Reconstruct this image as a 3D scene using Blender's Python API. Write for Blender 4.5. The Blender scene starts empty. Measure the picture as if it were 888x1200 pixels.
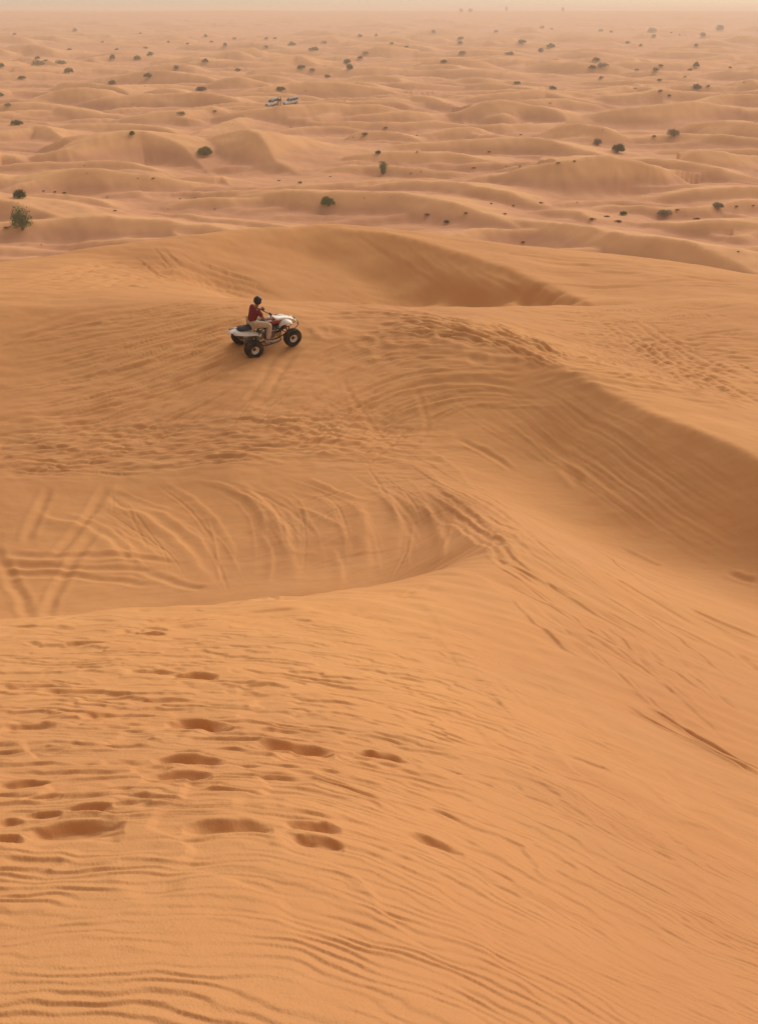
import bpy, bmesh, math, random
import numpy as np
from mathutils import Vector, Matrix, Quaternion
R = math.radians
scene = bpy.context.scene
C = scene.collection

# ------------------------------------------------------------------ camera, sky, sun, exposure
CAMZ = 22.0                      # the eye stands 22 m above the plain, on a high dune
FPX = 1400.0                     # focal length in photograph pixels (888 x 1200)
PITCH = math.atan(589 / FPX)
cam_d = bpy.data.cameras.new('camera'); cam = bpy.data.objects.new('camera', cam_d); C.objects.link(cam)
cam_d.sensor_fit = 'VERTICAL'; cam_d.sensor_height = 24; cam_d.sensor_width = 24
cam_d.lens = 24 * FPX / 1200; cam_d.clip_start = 0.05; cam_d.clip_end = 40000
cam.location = (0, 0, CAMZ); cam.rotation_euler = (math.pi / 2 - PITCH, 0, 0)
scene.camera = cam

SUN_AZ, SUN_EL = R(35), R(34)    # clockwise from the view direction (+Y), and height
w = bpy.data.worlds.new('World'); scene.world = w; w.use_nodes = True
nt = w.node_tree; bg = nt.nodes['Background']
sky = nt.nodes.new('ShaderNodeTexSky'); sky.sky_type = 'NISHITA'; sky.sun_disc = False
sky.sun_elevation = SUN_EL; sky.sun_rotation = SUN_AZ
sky.air_density = 1.0; sky.dust_density = 1.5; sky.ozone_density = 1.0; sky.altitude = 50
veil = nt.nodes.new('ShaderNodeMix'); veil.data_type = 'RGBA'; veil.inputs[0].default_value = .78     # dust-laden air: a warm even veil over the sky
nt.links.new(sky.outputs[0], veil.inputs[6])
gc = nt.nodes.new('ShaderNodeTexCoord'); gs = nt.nodes.new('ShaderNodeSeparateXYZ'); gm = nt.nodes.new('ShaderNodeMapRange'); gx = nt.nodes.new('ShaderNodeMix'); gx.data_type = 'RGBA'
nt.links.new(gc.outputs['Generated'], gs.inputs[0]); nt.links.new(gs.outputs['Z'], gm.inputs[0]); gm.inputs[1].default_value = .02; gm.inputs[2].default_value = .45; gm.interpolation_type = 'SMOOTHSTEP'
gx.inputs[6].default_value = (4.15, 3.35, 2.55, 1); gx.inputs[7].default_value = (2.95, 2.16, 1.44, 1)          # the dust is brightest low down
nt.links.new(gm.outputs[0], gx.inputs[0]); nt.links.new(gx.outputs[2], veil.inputs[7])
nt.links.new(veil.outputs[2], bg.inputs[0]); bg.inputs[1].default_value = 0.12
sd = bpy.data.lights.new('sun', 'SUN'); sun = bpy.data.objects.new('sun', sd); C.objects.link(sun)
sd.energy = 2.15; sd.angle = R(54); sd.color = (1.0, 0.87, 0.71)
sdir = Vector((math.sin(SUN_AZ) * math.cos(SUN_EL), math.cos(SUN_AZ) * math.cos(SUN_EL), math.sin(SUN_EL)))
sun.rotation_euler = sdir.to_track_quat('Z', 'Y').to_euler(); sun.location = (20, 10, 60)
scene.view_settings.view_transform = 'Standard'; scene.view_settings.look = 'None'
scene.view_settings.exposure = 0.38
scene.cycles.volume_bounces = 3; scene.view_settings.gamma = 1
scene.view_settings.use_curve_mapping = False

def tag(o, label=None, cat=None, group=None, kind=None):
    if label: o['label'] = label
    if cat: o['category'] = cat
    if group: o['group'] = group
    if kind: o['kind'] = kind
    return o

# ------------------------------------------------------------------ numpy noise
rng = np.random.default_rng(7)
_perm = rng.permutation(4096).astype(np.int64)
_ga = (rng.random(4096) * 2 * np.pi)
_gx, _gy = np.cos(_ga), np.sin(_ga)
def noise(x, y, seed=0):
    x = np.asarray(x, float) + seed * 17.31; y = np.asarray(y, float) - seed * 9.77
    xi = np.floor(x).astype(np.int64); yi = np.floor(y).astype(np.int64)
    fx = x - xi; fy = y - yi
    ux = fx * fx * fx * (fx * (fx * 6 - 15) + 10); uy = fy * fy * fy * (fy * (fy * 6 - 15) + 10)
    def g(ix, iy, dx, dy):
        h = _perm[(_perm[(ix + seed * 31) & 4095] + iy) & 4095]
        return _gx[h] * dx + _gy[h] * dy
    a = g(xi, yi, fx, fy); b = g(xi + 1, yi, fx - 1, fy)
    c = g(xi, yi + 1, fx, fy - 1); d = g(xi + 1, yi + 1, fx - 1, fy - 1)
    return ((a + (b - a) * ux) * (1 - uy) + (c + (d - c) * ux) * uy) * 1.5
def fbm(x, y, seed=0, n=3):
    s = 0; a = 1
    for k in range(n):
        s = s + a * noise(x * 2 ** k, y * 2 ** k, seed + k * 5); a *= .5
    return s
def sstep(a, b, x):
    t = np.clip((x - a) / (b - a), 0, 1); return t * t * (3 - 2 * t)
def saw(p, f=.75, rd=.6):
    """0..1 asymmetric wave: rises slowly over f, falls quickly; rounded"""
    p = p - np.floor(p)
    q = np.where(p < f, p / f, (1 - p) / (1 - f))
    return q * q * (3 - 2 * q) * rd + q * (1 - rd)

# ------------------------------------------------------------------ pixel -> point on the land
SP, CP = math.sin(PITCH), math.cos(PITCH)
def ray(u, v):
    q = (600 - np.asarray(v, float)) / FPX; s = (np.asarray(u, float) - 444) / FPX
    return s, CP + SP * q, -SP + CP * q
def P(u, v, Y):
    dx, dy, dz = ray(u, v); k = Y / dy
    return np.stack([dx * k, dy * k, dz * k], -1)      # z relative to the eye

# ------------------------------------------------------------------ the big dunes near the camera
ctrl, cc = [], []
def line(pts, n=6, c=.3, pix=True):
    """dense control points along a crest, a lip, a foot or a level line"""
    pts = np.array(pts, float)
    seg = []
    for a, b in zip(pts[:-1], pts[1:]):
        for k in range(n): seg.append(a + (b - a) * k / n)
    seg.append(pts[-1]); seg = np.array(seg)
    p = P(seg[:, 0], seg[:, 1], seg[:, 2]) if pix else seg
    for q in p: ctrl.append(q); cc.append(c)
def crease(pts, backs, fronts, scl, c=.1, n=8):
    """a sharp crest with a shoulder line behind it and a line down the slip face (offsets in metres)"""
    pts = np.array(pts, float); seg = []
    for a, b in zip(pts[:-1], pts[1:]):
        for k in range(n): seg.append(a + (b - a) * k / n)
    seg.append(pts[-1]); seg = np.array(seg); p = P(seg[:, 0], seg[:, 1], seg[:, 2])
    t = np.gradient(p[:, :2], axis=0); t /= np.linalg.norm(t, axis=1)[:, None] + 1e-9
    nrm = np.stack([-t[:, 1], t[:, 0]], -1)            # away from the camera for lines drawn left to right
    L = len(p); fb = np.interp(np.linspace(0, 1, L), np.linspace(0, 1, len(scl)), scl)
    for i in range(L):
        ctrl.append(p[i]); cc.append(c)
        if i % 2 == 1:
            for o_, dr in backs: ctrl.append([p[i, 0] + nrm[i, 0] * o_, p[i, 1] + nrm[i, 1] * o_, p[i, 2] - dr]); cc.append(c + .3 * o_)
            for o_, dr in fronts: ctrl.append([p[i, 0] - nrm[i, 0] * o_, p[i, 1] - nrm[i, 1] * o_, p[i, 2] - dr * fb[i]]); cc.append(c + .3 * o_)
def world(pts, c=1.5): line(pts, 1, c, False)
# foreground dune: level lines across the picture
line([(-300,1200,1.7),(0,1200,1.62),(444,1200,1.7),(700,1200,2.05),(888,1200,2.4),(1150,1200,3.0)], 1, 1.)
line([(-300,1100,2.1),(0,1100,2.08),(444,1100,2.15),(700,1100,2.75),(888,1100,3.35),(1150,1100,4.4)], 1, 1.)
line([(-300,1000,2.75),(0,1000,2.7),(444,1000,2.8),(700,1000,3.8),(888,1000,4.9),(1200,1000,6.8)], 1, 1.)
line([(-300,900,3.8),(0,900,3.8),(444,900,4.1),(700,900,5.6),(888,900,7.6),(1200,900,10)], 1, 1.)
line([(-300,800,6.3),(0,800,6.2),(250,800,6.2),(444,800,6.6),(700,800,9),(888,800,12.2),(1200,800,15.)], 1, 1.2)
line([(600,730,10.6),(700,720,13.2),(888,760,14.6),(1150,790,14.2)], 1, 1.2)
line([(600,690,12.8),(700,660,17.0),(800,695,16.8),(1000,770,15.6)], 1, 1.2)
# lip of the foreground dune and its hidden drop
line([(-400,735,11.5),(-150,732,11),(0,726,10.5),(150,714,10.5),(330,698,11),(440,689,11.6),(520,676,12.6)], 4, .75)
line([(520,676,12.6),(560,655,14.2),(568,625,17.0),(548,592,20.6),(500,548,24.0),(440,508,26.1)], 4, .8)
world([(-9,14,-8.1),(-4,14,-8.05),(-1.5,14,-7.9)], 1)
# foot of the drop, hollow with the curved tracks, slope up to the quad bike
line([(-400,730,18.4),(0,719,17.8),(200,706,17.8),(330,692,17.6),(440,682,17.1),(515,668,15.8)], 2, 1.)
line([(-400,650,20.8),(0,640,20.7),(250,640,20.7),(450,625,20.5),(520,612,20.3)], 1, 1.5)
line([(-400,560,23.6),(0,560,23.5),(250,560,23.5),(420,555,23.6)], 1, 1.5)
line([(-400,500,26.1),(0,500,26.1),(200,500,26.1),(400,495,26.3)], 1, 1.5)
line([(-400,430,29.4),(0,430,29.3),(200,430,29.3),(330,420,29.7),(480,430,29.0)], 1, 1.2)
line([(-400,372,31.6),(0,371,31.7),(150,362,32.2),(262,362,32.4),(330,362,32.6)], 2, .8)
line([(0,332,37),(100,336,37),(200,347,35.6),(330,353,35.0),(440,360,34.3)], 2, .8)
# crest from the quad bike to the right, dark slip face and its foot
line([(440,372,32.5),(540,385,30.8),(600,405,29.3)], 3, .6)
crease([(600,405,29.3),(640,424,28.2),(684,441,27),(724,464,26),(764,486,24.8),(814,506,23.8),(850,520,23.2),(900,548,22.2),(1000,600,20.6),(1150,680,19)], [(.3,.0),(.9,.05),(1.8,.24)], [(.25,.15),(.9,.54),(1.9,1.06)], [.35,.8,1,1,1,1,1], .03)
line([(470,505,26.2),(560,548,24.2),(650,590,22.8),(740,638,21.2),(830,678,19.7),(900,705,18.9),(1000,750,17.8)], 4, .5)
# ground behind that crest, edge against the next hollow
line([(620,385,33),(700,412,31.5),(800,446,29.6),(888,470,28.4),(1100,540,25.5)], 2, 1)
line([(640,368,36.5),(760,390,35.5),(888,410,34.5),(1150,440,33)], 1, 1.5)
line([(440,360,34.3),(560,360,37),(700,358,40),(800,352,41.5),(888,349,43),(1150,335,45)], 3, .35)
line([(330,352,51.4),(400,355,52.6),(460,357,53.0),(500,358,53),(560,357,51.7),(620,356,50.2),(670,357,47.6)], 2, .7)   # floor of the hollow
world([(-3,43,-11.0),(1,44,-11.6),(5,45.5,-11.9),(9,45,-11.3)], 1.5)
line([(220,312,52.6),(255,335,52.2)], 1, 1.2)
line([(300,330,53),(400,335,54.2)], 1, 1.2)
line([(300,300,55.8),(380,305,57)], 1, 1.2)
line([(128,291,54),(142,312,51),(172,330,47.6),(222,342,44.2),(262,347,41.5)], 3, .7)
# outer crest of the second dune and its inner crest
line([(-500,330,46),(-150,315,50),(0,309,52),(130,289,54),(250,275,57),(320,268,59),(390,263,60),(450,267,60),(520,276,60),(600,286,60),(750,302,60),(888,322,58),(1150,345,56)], 4, .15)
crease([(400,267,59.2),(450,272,58.6),(500,286,56.8),(550,300,54.8),(600,317,52.6),(650,337,49.8),(688,354,46.8)], [(.5,.01),(1.6,.10)], [(.4,.24),(1.4,.82),(2.8,1.58)], [.8,.95,1,1,.6], .05)
line([(650,310,55),(750,325,52),(888,345,50)], 1, 1.5)
line([(0,318,45),(60,312,47)], 1, 1.5)
# outside the picture
world([(0,0,-1.55),(-3,0,-1.6),(3,.3,-2.6),(-8,0,-2.3),(8,0,-5.6),(0,-5,-1.3),(-10,-8,-2.5),(10,-8,-6.5),(-22,0,-6),(-20,14,-8.5),(22,0,-9),(24,14,-10.5),
       (0,-25,-5),(-30,-25,-9),(30,-25,-12),(24,30,-11),(-24,30,-9.5),(-30,48,-11),(32,50,-13.5)], 2)
for a in range(0, 360, 12):
    world([(86 * math.sin(R(a)), 15 + 86 * math.cos(R(a)), -21.8)], 2)
world([(-22,76,-20),(-10,79,-20),(0,80,-20),(10,80,-20),(24,78,-20.3)], 2)
ctrl = np.array(ctrl); cc = np.array(cc)
# drop near-duplicates
keep = []
for i in range(len(ctrl)):
    if all((ctrl[i, 0] - ctrl[j, 0]) ** 2 + (ctrl[i, 1] - ctrl[j, 1]) ** 2 > (.007 * max(2, ctrl[i, 1])) ** 2 for j in keep[-400:]): keep.append(i)
ctrl = ctrl[keep]; cc = cc[keep]; N = len(ctrl)
d = np.hypot(ctrl[:, None, 0] - ctrl[None, :, 0], ctrl[:, None, 1] - ctrl[None, :, 1])
A = np.zeros((N + 3, N + 3)); A[:N, :N] = np.sqrt(d * d + cc[None, :] ** 2) + np.eye(N) * -0.002
A[:N, N] = 1; A[:N, N + 1] = ctrl[:, 0]; A[:N, N + 2] = ctrl[:, 1]; A[N:, :N] = A[:N, N:].T
rhs = np.zeros(N + 3); rhs[:N] = ctrl[:, 2]
wts = np.linalg.solve(A, rhs).astype(np.float32)
def near_height(x, y):
    x = x.astype(np.float32).ravel(); y = y.astype(np.float32).ravel(); out = np.empty_like(x)
    cx = ctrl[:, 0].astype(np.float32); cy = ctrl[:, 1].astype(np.float32); c2 = (cc ** 2).astype(np.float32)
    for i in range(0, len(x), 20000):
        xs = x[i:i + 20000, None]; ys = y[i:i + 20000, None]
        k = np.sqrt((xs - cx) ** 2 + (ys - cy) ** 2 + c2)
        out[i:i + 20000] = k @ wts[:N] + wts[N] + wts[N + 1] * xs[:, 0] + wts[N + 2] * ys[:, 0]
    return out

# ------------------------------------------------------------------ polar grid of the land
rows = [0.55]
while rows[-1] < 14000:
    r = rows[-1]
    q = .0019 if r < 14 else .0016 if r < 38 else .0026 if r < 62 else .0042 if r < 400 else .007 if r < 3000 else .03
    if r < 1.3: q = .01
    rows.append(r * (1 + q))
RR = np.array(rows)
th = [0.0]; st = .062
while th[-1] < 180:
    a = th[-1]
    th.append(a + (st if a < 24.5 else min(4., .12 + (a - 24.5) * .05)))
th = np.array(th[:-1]); th = th[th < 178.5]
TH = np.radians(np.concatenate([-th[::-1], th[1:]]))
nr, nc = len(RR), len(TH)
X = RR[:, None] * np.sin(TH)[None, :]; Y = RR[:, None] * np.cos(TH)[None, :]
print('grid', nr, nc, nr * nc, 'controls', N)
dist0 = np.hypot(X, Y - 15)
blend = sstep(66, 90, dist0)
Z = np.full((nr, nc), -22.0)
i1 = np.searchsorted(RR, 108)
Z[:i1] = near_height(X[:i1], Y[:i1]).reshape(i1, nc)

# ------------------------------------------------------------------ dunes of the plain
base = -22.0 + .8 * fbm(X / 90, Y / 90, 3, 2) + sstep(300, 1500, RR)[:, None] * 2.2 * noise(X / 260, Y / 200, 9)
base += sstep(1300, 2600, RR)[:, None] * (16.5 + 1.5 * noise(X / 300, Y / 300, 44))
wv = .5 * noise(X / 60, Y / 60, 15) + noise(X / 26, Y / 45, 16) * .45
base += 1.0 * saw(-(Y / 27 + .15 * X / 27 + wv * 1.5), .72, .15) * (.35 + .65 * sstep(-.3, .5, noise(X / 50, Y / 40, 17))) * (1 - sstep(900, 1700, RR))[:, None]
far = base.copy()
def window(x0, x1, y0, y1):
    """index window of the polar grid around a world box in front of the camera"""
    cs = [(x0, y0), (x1, y0), (x0, y1), (x1, y1)]
    r1 = max(math.hypot(*c) for c in cs)
    nx = 0 if x0 < 0 < x1 else min(abs(x0), abs(x1)); ny = max(y0, .0) if y0 > 0 else 0
    r0 = math.hypot(nx, ny)
    an = [math.atan2(c[0], c[1]) for c in cs]
    a, b = np.searchsorted(RR, [r0, r1]); c_, d_ = np.searchsorted(TH, [min(an), max(an)])
    return slice(max(a - 1, 0), b + 1), slice(max(c_ - 1, 0), d_ + 1)
def polydist(px, py, pl):
    """signed distance to a polyline (positive on its left side), fraction along it"""
    pl = np.asarray(pl)[:, :2]; sg = np.diff(pl, axis=0); un = sg / (np.linalg.norm(sg, axis=1)[:, None] + 1e-9)
    nv = np.stack([-un[:, 1], un[:, 0]], -1); vn = np.concatenate([nv[:1], nv[:-1] + nv[1:], nv[-1:]])
    best = np.full(px.shape, 1e9); sgn = np.ones(px.shape); tt = np.zeros(px.shape)
    n = len(pl) - 1
    for i in range(n):
        ax, ay = pl[i][:2]; bx, by = pl[i + 1][:2]; ex, ey = bx - ax, by - ay; L = ex * ex + ey * ey + 1e-9
        t = np.clip(((px - ax) * ex + (py - ay) * ey) / L, 0, 1)
        dx = px - ax - t * ex; dy = py - ay - t * ey; dd = dx * dx + dy * dy
        m = dd < best
        best = np.where(m, dd, best); nx_ = np.where(t <= 0, vn[i, 0], np.where(t >= 1, vn[i + 1, 0], nv[i, 0])); ny_ = np.where(t <= 0, vn[i, 1], np.where(t >= 1, vn[i + 1, 1], nv[i, 1]))
        sgn = np.where(m, np.sign(nx_ * dx + ny_ * dy + 1e-12), sgn); tt = np.where(m, (i + t) / n, tt)
    return np.sqrt(best) * sgn, tt
def smax(a, b, k):
    h = np.clip(.5 + .5 * (a - b) / k, 0, 1); return b + (a - b) * h + k * h * (1 - h)
def add_crest(F, pl, hs, slip=.56, stoss=.13, k=None, flip=False):
    """a dune: crest polyline running left to right, slip face towards the camera"""
    pl = np.array(pl); hs = np.array(hs); hm = hs.max()
    q = np.concatenate([pl, hs[:, None]], 1); q = np.concatenate([2 * q[:1] - q[1:2], q, 2 * q[-1:] - q[-2:-1]])   # smooth curve through the points
    out = []
    for i in range(1, len(q) - 2):
        for t in np.arange(0, 1, .25):
            out.append(.5 * (2 * q[i] + (q[i + 1] - q[i - 1]) * t + (2 * q[i - 1] - 5 * q[i] + 4 * q[i + 1] - q[i + 2]) * t * t + (3 * q[i] - q[i - 1] - 3 * q[i + 1] + q[i + 2]) * t ** 3))
    out.append(q[-2]); q = np.array(out); pl = q[:, :2]; hs = np.maximum(q[:, 2], .02)
    mg = hm / stoss * .9
    s = window(pl[:, 0].min() - mg, pl[:, 0].max() + mg, pl[:, 1].min() - hm / slip - 3, pl[:, 1].max() + mg)
    x = X[s]; y = Y[s]
    if x.size == 0: return
    ds = np.linalg.norm(np.diff(pl, axis=0), axis=1)
    for i in range(1, len(hs)): hs[i] = max(hs[i], hs[i - 1] - .3 * ds[i - 1])
    for i in range(len(hs) - 2, -1, -1): hs[i] = max(hs[i], hs[i + 1] - .3 * ds[i])
    # wobble so that no slope is ruled
    xw = x + .22 * hm * noise(x / (hm * 3), y / (hm * 3), 21); yw = y + .25 * hm * noise(x / (hm * 2.5), y / (hm * 2.5), 22)
    sd_, t = polydist(xw, yw, pl)
    h = np.interp(t, np.linspace(0, 1, len(hs)), hs)
    if flip: sd_ = -sd_
    back = np.maximum(sd_, 0); frnt = np.maximum(-sd_, 0)
    L = h / stoss
    zb = h * np.exp(-(back / (L * .55 + .3)) ** 1.35)          # gentle, slightly concave back
    zf = h - slip * frnt
    zf = smax(zf, h * .16 * np.exp(-frnt / (h * 4 + .1)), .12 * hm)
    e = np.where(sd_ >= 0, zb, zf)
    b = base[s]
    F[s] = smax(F[s], b + e, (k or .06 * hm))
def PX(u, v, h):
    dx, dy, dz = ray(u, v); k = (-22.0 + h) / dz; return (dx * k, dy * k)
def crest_px(pts, **kw):
    pl = [PX(u, v, h) for u, v, h in pts]
    add_crest(far, pl, [p[2] for p in pts], **kw)
# many dunes, random
rs = random.Random(11)
for _ in range(1500):
    yy = math.exp(rs.uniform(math.log(105), math.log(1900)))
    xx = rs.uniform(-.62, .62) * (yy + 40)
    if yy < 260 and rs.random() < .45: continue
    Ld = rs.uniform(14, 45) * (1 + yy / 1500); hh = 1.3 * rs.uniform(.5, 1.0) ** 1.4 * rs.choice([1.3, 1.9, 2.6, 3.4]) * (1 + yy / 2200)
    if yy < 260: hh *= .6
    an = rs.gauss(-8, 22); cv = rs.uniform(-.5, .9)
    pl = []; hs = []
    for i in range(9):
        t = i / 8 * 2 - 1
        a, b = t * Ld * .5, -cv * (t * t) * Ld * .25 + math.sin(t * 4 + xx) * Ld * .05
        pl.append((xx + a * math.cos(R(an)) - b * math.sin(R(an)), yy + a * math.sin(R(an)) + b * math.cos(R(an))))
        hs.append(hh * max(.02, (1 - t * t)) ** .8)
    add_crest(far, pl, hs)
# dunes that can be told apart in the photograph
crest_px([(5,180,.6),(20,186,1.),(32,188,1.6),(80,176,3.),(120,166,3.8),(160,161,4.),(190,165,3.6),(215,176,2.6),(238,196,1.),(250,210,.2)])
crest_px([(-60,165,1),(10,158,1.6),(40,150,2.2),(56,152,2.2),(70,164,1.2),(82,173,.2)])
crest_px([(-90,175,2),(-30,178,3.0),(6,182,2.4),(24,196,.9),(40,205,.1)])
crest_px([(225,182,.8),(250,170,2.6),(285,160,4.2),(298,163,4.2),(310,175,3.2),(326,192,1.8),(345,212,.2)])
crest_px([(300,160,.3),(330,157,1.2),(352,163,.8),(370,168,.1)])
crest_px([(330,185,.2),(350,188,1.),(380,192,1.),(420,200,.2)])
crest_px([(130,222,.3),(190,217,1.),(240,215,1.1),(262,217,.8),(275,235,.1)])
crest_px([(-60,226,1),(0,224,1.1),(40,224,.8),(60,226,.1)])
crest_px([(30,262,.3),(80,262,1.2),(120,262,1.6),(150,270,1.2),(180,281,.6),(210,290,.1)])
crest_px([(455,196,.1),(475,191,1.0),(500,191,1.0),(520,199,.1)])
crest_px([(520,222,.2),(570,214,1.5),(620,203,2.9),(660,196,3.8),(700,188,4.4),(716,189,4.3),(734,199,3.3),(755,214,1.8),(775,228,.2)])
crest_px([(755,204,.5),(795,196,2.0),(830,184,3.1),(870,187,2.6),(930,190,1.4)])
crest_px([(250,132,.4),(320,136,1.8),(360,136,2.4),(400,130,2.6),(440,127,2.6),(470,130,2),(500,137,.3)])
crest_px([(540,141,.6),(552,146,1.4),(570,145,1.8),(600,144,1.8),(640,142,1.6),(670,144,.4)])
crest_px([(550,140,.3),(575,134,2.0),(595,133,2.2),(612,142,.4)])
crest_px([(630,160,.6),(650,150,2.4),(675,147,3.0),(700,152,2.6),(735,160,1.6),(770,165,.3)])
crest_px([(444,113,.4),(490,115,1.4),(520,118,1.6),(560,118,.3)])
crest_px([(520,100,.5),(560,98,2.2),(600,99,2.6),(640,106,1.6),(680,109,.4)])
crest_px([(680,118,.8),(710,108,2.4),(740,103,2.6),(756,102,2.4),(775,116,1.6),(800,121,1.5),(850,120,1.2),(888,118,.8)])
crest_px([(700,86,.5),(760,84,2.2),(820,82,2.4),(888,84,2.0),(940,88,1)])
crest_px([(780,145,.5),(820,131,1.8),(850,128,2.2),(888,128,2.6),(950,130,1.5)])
crest_px([(790,152,.6),(840,140,3.4),(888,142,3.6),(950,150,2)])
crest_px([(90,112,.4),(150,108,1.5),(190,112,1.6),(205,117,.2)])
crest_px([(130,140,.5),(180,137,1.6),(220,140,1.6),(260,145,.3)])
crest_px([(444,158,.2),(520,150,1.2),(570,160,1.2),(610,170,.8),(640,174,.2)])
crest_px([(590,276,.1),(620,268,.7),(650,267,.8),(680,275,.1)], stoss=.2)
crest_px([(230,262,.1),(300,252,.5),(360,248,.6),(420,246,.5),(500,250,.1)], stoss=.2)
crest_px([(640,262,.1),(720,248,1.1),(800,250,1.2),(888,240,1.4),(960,240,1)], stoss=.16)
crest_px([(780,270,.1),(840,280,1.2),(870,282,1.4),(900,270,1.6),(950,262,1)], stoss=.16)
lo = base < 0
far += (.17 * fbm(X / 5, Y / 4, 31, 3) + .05 * noise(X / 1.3, Y / .9, 33) * (RR < 500)[:, None]) * (1 - sstep(1500, 3000, RR))[:, None]
far += (sstep(1200, 2600, RR) * (1 - sstep(6000, 12000, RR)))[:, None] * 1.6 * np.abs(noise(X / 55, Y / 38, 41))
Z = Z * (1 - blend) + far * blend
# loose pale sand gathers on the crests, coarser redder sand lies between them
def blur(A, k, m):
    for ax, n in ((0, k), (1, m)):
        P_ = np.pad(A, [(n + 1, n) if i == ax else (0, 0) for i in (0, 1)], mode='edge'); c_ = np.cumsum(P_, axis=ax)
        A = (c_[2 * n + 1:] - c_[:-2 * n - 1]) / (2 * n + 1) if ax == 0 else (c_[:, 2 * n + 1:] - c_[:, :-2 * n - 1]) / (2 * n + 1)
    return A
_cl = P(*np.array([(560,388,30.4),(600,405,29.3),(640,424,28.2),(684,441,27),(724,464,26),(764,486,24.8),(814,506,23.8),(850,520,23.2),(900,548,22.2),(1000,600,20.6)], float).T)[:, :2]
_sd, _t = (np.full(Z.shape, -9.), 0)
PALENESS = (Z - blur(blur(Z, 12, 30), 8, 20)) / (.003 * RR[:, None] + .05)
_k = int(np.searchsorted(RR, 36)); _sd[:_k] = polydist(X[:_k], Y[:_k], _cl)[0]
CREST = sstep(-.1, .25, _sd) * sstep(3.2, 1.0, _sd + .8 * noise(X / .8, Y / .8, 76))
PALENESS = np.clip(.42 + .75 * PALENESS * blend + (1 - blend) * (.22 + .25 * fbm(X / 7, Y / 7, 77, 2))  # crests on the plain painted extra pale for their sunlit lines
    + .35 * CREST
    + .42 * sstep(2.6, 1.0, X + .12 * noise(X, Y, 78)) * sstep(4.5, 7.5, Y) * sstep(13.5, 11, Y + .4 * noise(X / 2, Y / 2, 79))       # paler along the lip
    - .5 * sstep(.1, 1.2, X + .25 * noise(X, Y, 80) + .3 * (4 - Y) * (Y < 4)) * sstep(15, 9, Y), 0, 1)                                   # darker, redder right flank
ZM = Z.copy()                                    # large shapes only

def hit(u, v):
    """where the view ray of a photograph pixel meets the land: x, y, z (relative to the eye)"""
    dx, dy, dz = (float(a) for a in ray(u, v)); hr = math.hypot(dx, dy); a = math.atan2(dx, dy)
    j = int(np.clip(np.searchsorted(TH, a) - 1, 0, nc - 2)); f = (a - TH[j]) / (TH[j + 1] - TH[j])
    prof = ZM[:, j] * (1 - f) + ZM[:, j + 1] * f
    ln = RR * dz / hr
    k = np.nonzero(prof[1:] >= ln[1:])[0]
    if len(k) == 0: k = nr - 2
    else: k = int(k[0]) + 1
    g0 = ln[k - 1] - prof[k - 1]; g1 = ln[k] - prof[k]
    t = g0 / (g0 - g1 + 1e-12); r = RR[k - 1] + (RR[k] - RR[k - 1]) * min(max(t, 0), 1)
    return r * dx / hr, r * dy / hr, r * dz / hr
def ground(x, y, src=None):
    r = math.hypot(x, y); a = math.atan2(x, y); M = Z if src is None else src
    i = int(np.clip(np.searchsorted(RR, r) - 1, 0, nr - 2)); j = int(np.clip(np.searchsorted(TH, a) - 1, 0, nc - 2))
    fi = (r - RR[i]) / (RR[i + 1] - RR[i]); fj = (a - TH[j]) / (TH[j + 1] - TH[j])
    return ((M[i, j] * (1 - fi) + M[i + 1, j] * fi) * (1 - fj) + (M[i, j + 1] * (1 - fi) + M[i + 1, j + 1] * fi) * fj)
#DETAIL
# ------------------------------------------------------------------ relief: tyre marks, footprints, ripples
def project(x, y, z):
    zc = y * CP - z * SP; yc = y * SP + z * CP
    return 444 + FPX * x / np.maximum(zc, .01), 600 - FPX * yc / np.maximum(zc, .01)
i2 = int(np.searchsorted(RR, 66))
xs, ys, zs = X[:i2], Y[:i2], Z[:i2]
U, V = project(xs, ys, zs)            # only used to say WHICH stretch of sand gets which relief
def zone(u, v, ru, rv, ang=0, p=2):
    a = R(ang); du = U - u; dv = V - v
    return np.exp(-(np.abs((du * math.cos(a) + dv * math.sin(a)) / ru) ** p + np.abs((-du * math.sin(a) + dv * math.cos(a)) / rv) ** p))
D = np.zeros_like(xs)
vis = sstep(62, 52, dist0[:i2])
# soft undulation everywhere
D += vis * (.07 * fbm(xs / 3.2, ys / 2.6, 51, 2) * sstep(5, 14, RR[:i2])[:, None] + .012 * fbm(xs / .7, ys / .5, 52, 3) * sstep(2.5, 8, RR[:i2])[:, None])
# churned bands
def ridged(x, y, s): return .5 - np.abs(noise(x, y, s)) * 2
zc1 = zone(180, 520, 330, 34, -3, 4) + .8 * zone(430, 520, 120, 40, 20)
D += zc1 * (.034 * noise(xs / .9 + .3 * noise(xs, ys, 4), ys / .28, 61) + .02 * noise(xs / .3, ys / .12, 62))
zc2 = zone(560, 395, 170, 26, 17, 3) + .7 * zone(470, 405, 130, 24, 8)
D += zc2 * (.035 * noise((xs * .85 - .5 * ys) / 1.1, (ys * .85 + .5 * xs) / .28, 63) + .012 * noise(xs / .25, ys / .25, 64))
zc3 = zone(790, 425, 190, 42, 6, 4)
D += zc3 * (.035 * noise(xs / 2.2, (ys + .12 * xs) / .25, 65)  + .02 * noise(xs / .4, ys / .2, 67))
zc4 = zone(300, 420, 460, 60, -4, 4)
D += zc4 * (.012 * noise(xs / 1.6, (ys + .35 * xs) / .35, 68) + .012 * noise(xs / .5, ys / .3, 69))
zc5 = zone(60, 330, 260, 30, -6, 3)
D += zc5 * .05 * noise(xs / 1.8, ys / .6, 70)
zc6 = zone(100, 470, 300, 26, -8, 3)
D += zc6 * .015 * noise(xs / 2.6, (ys - .2 * xs) / .3, 71)
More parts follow.
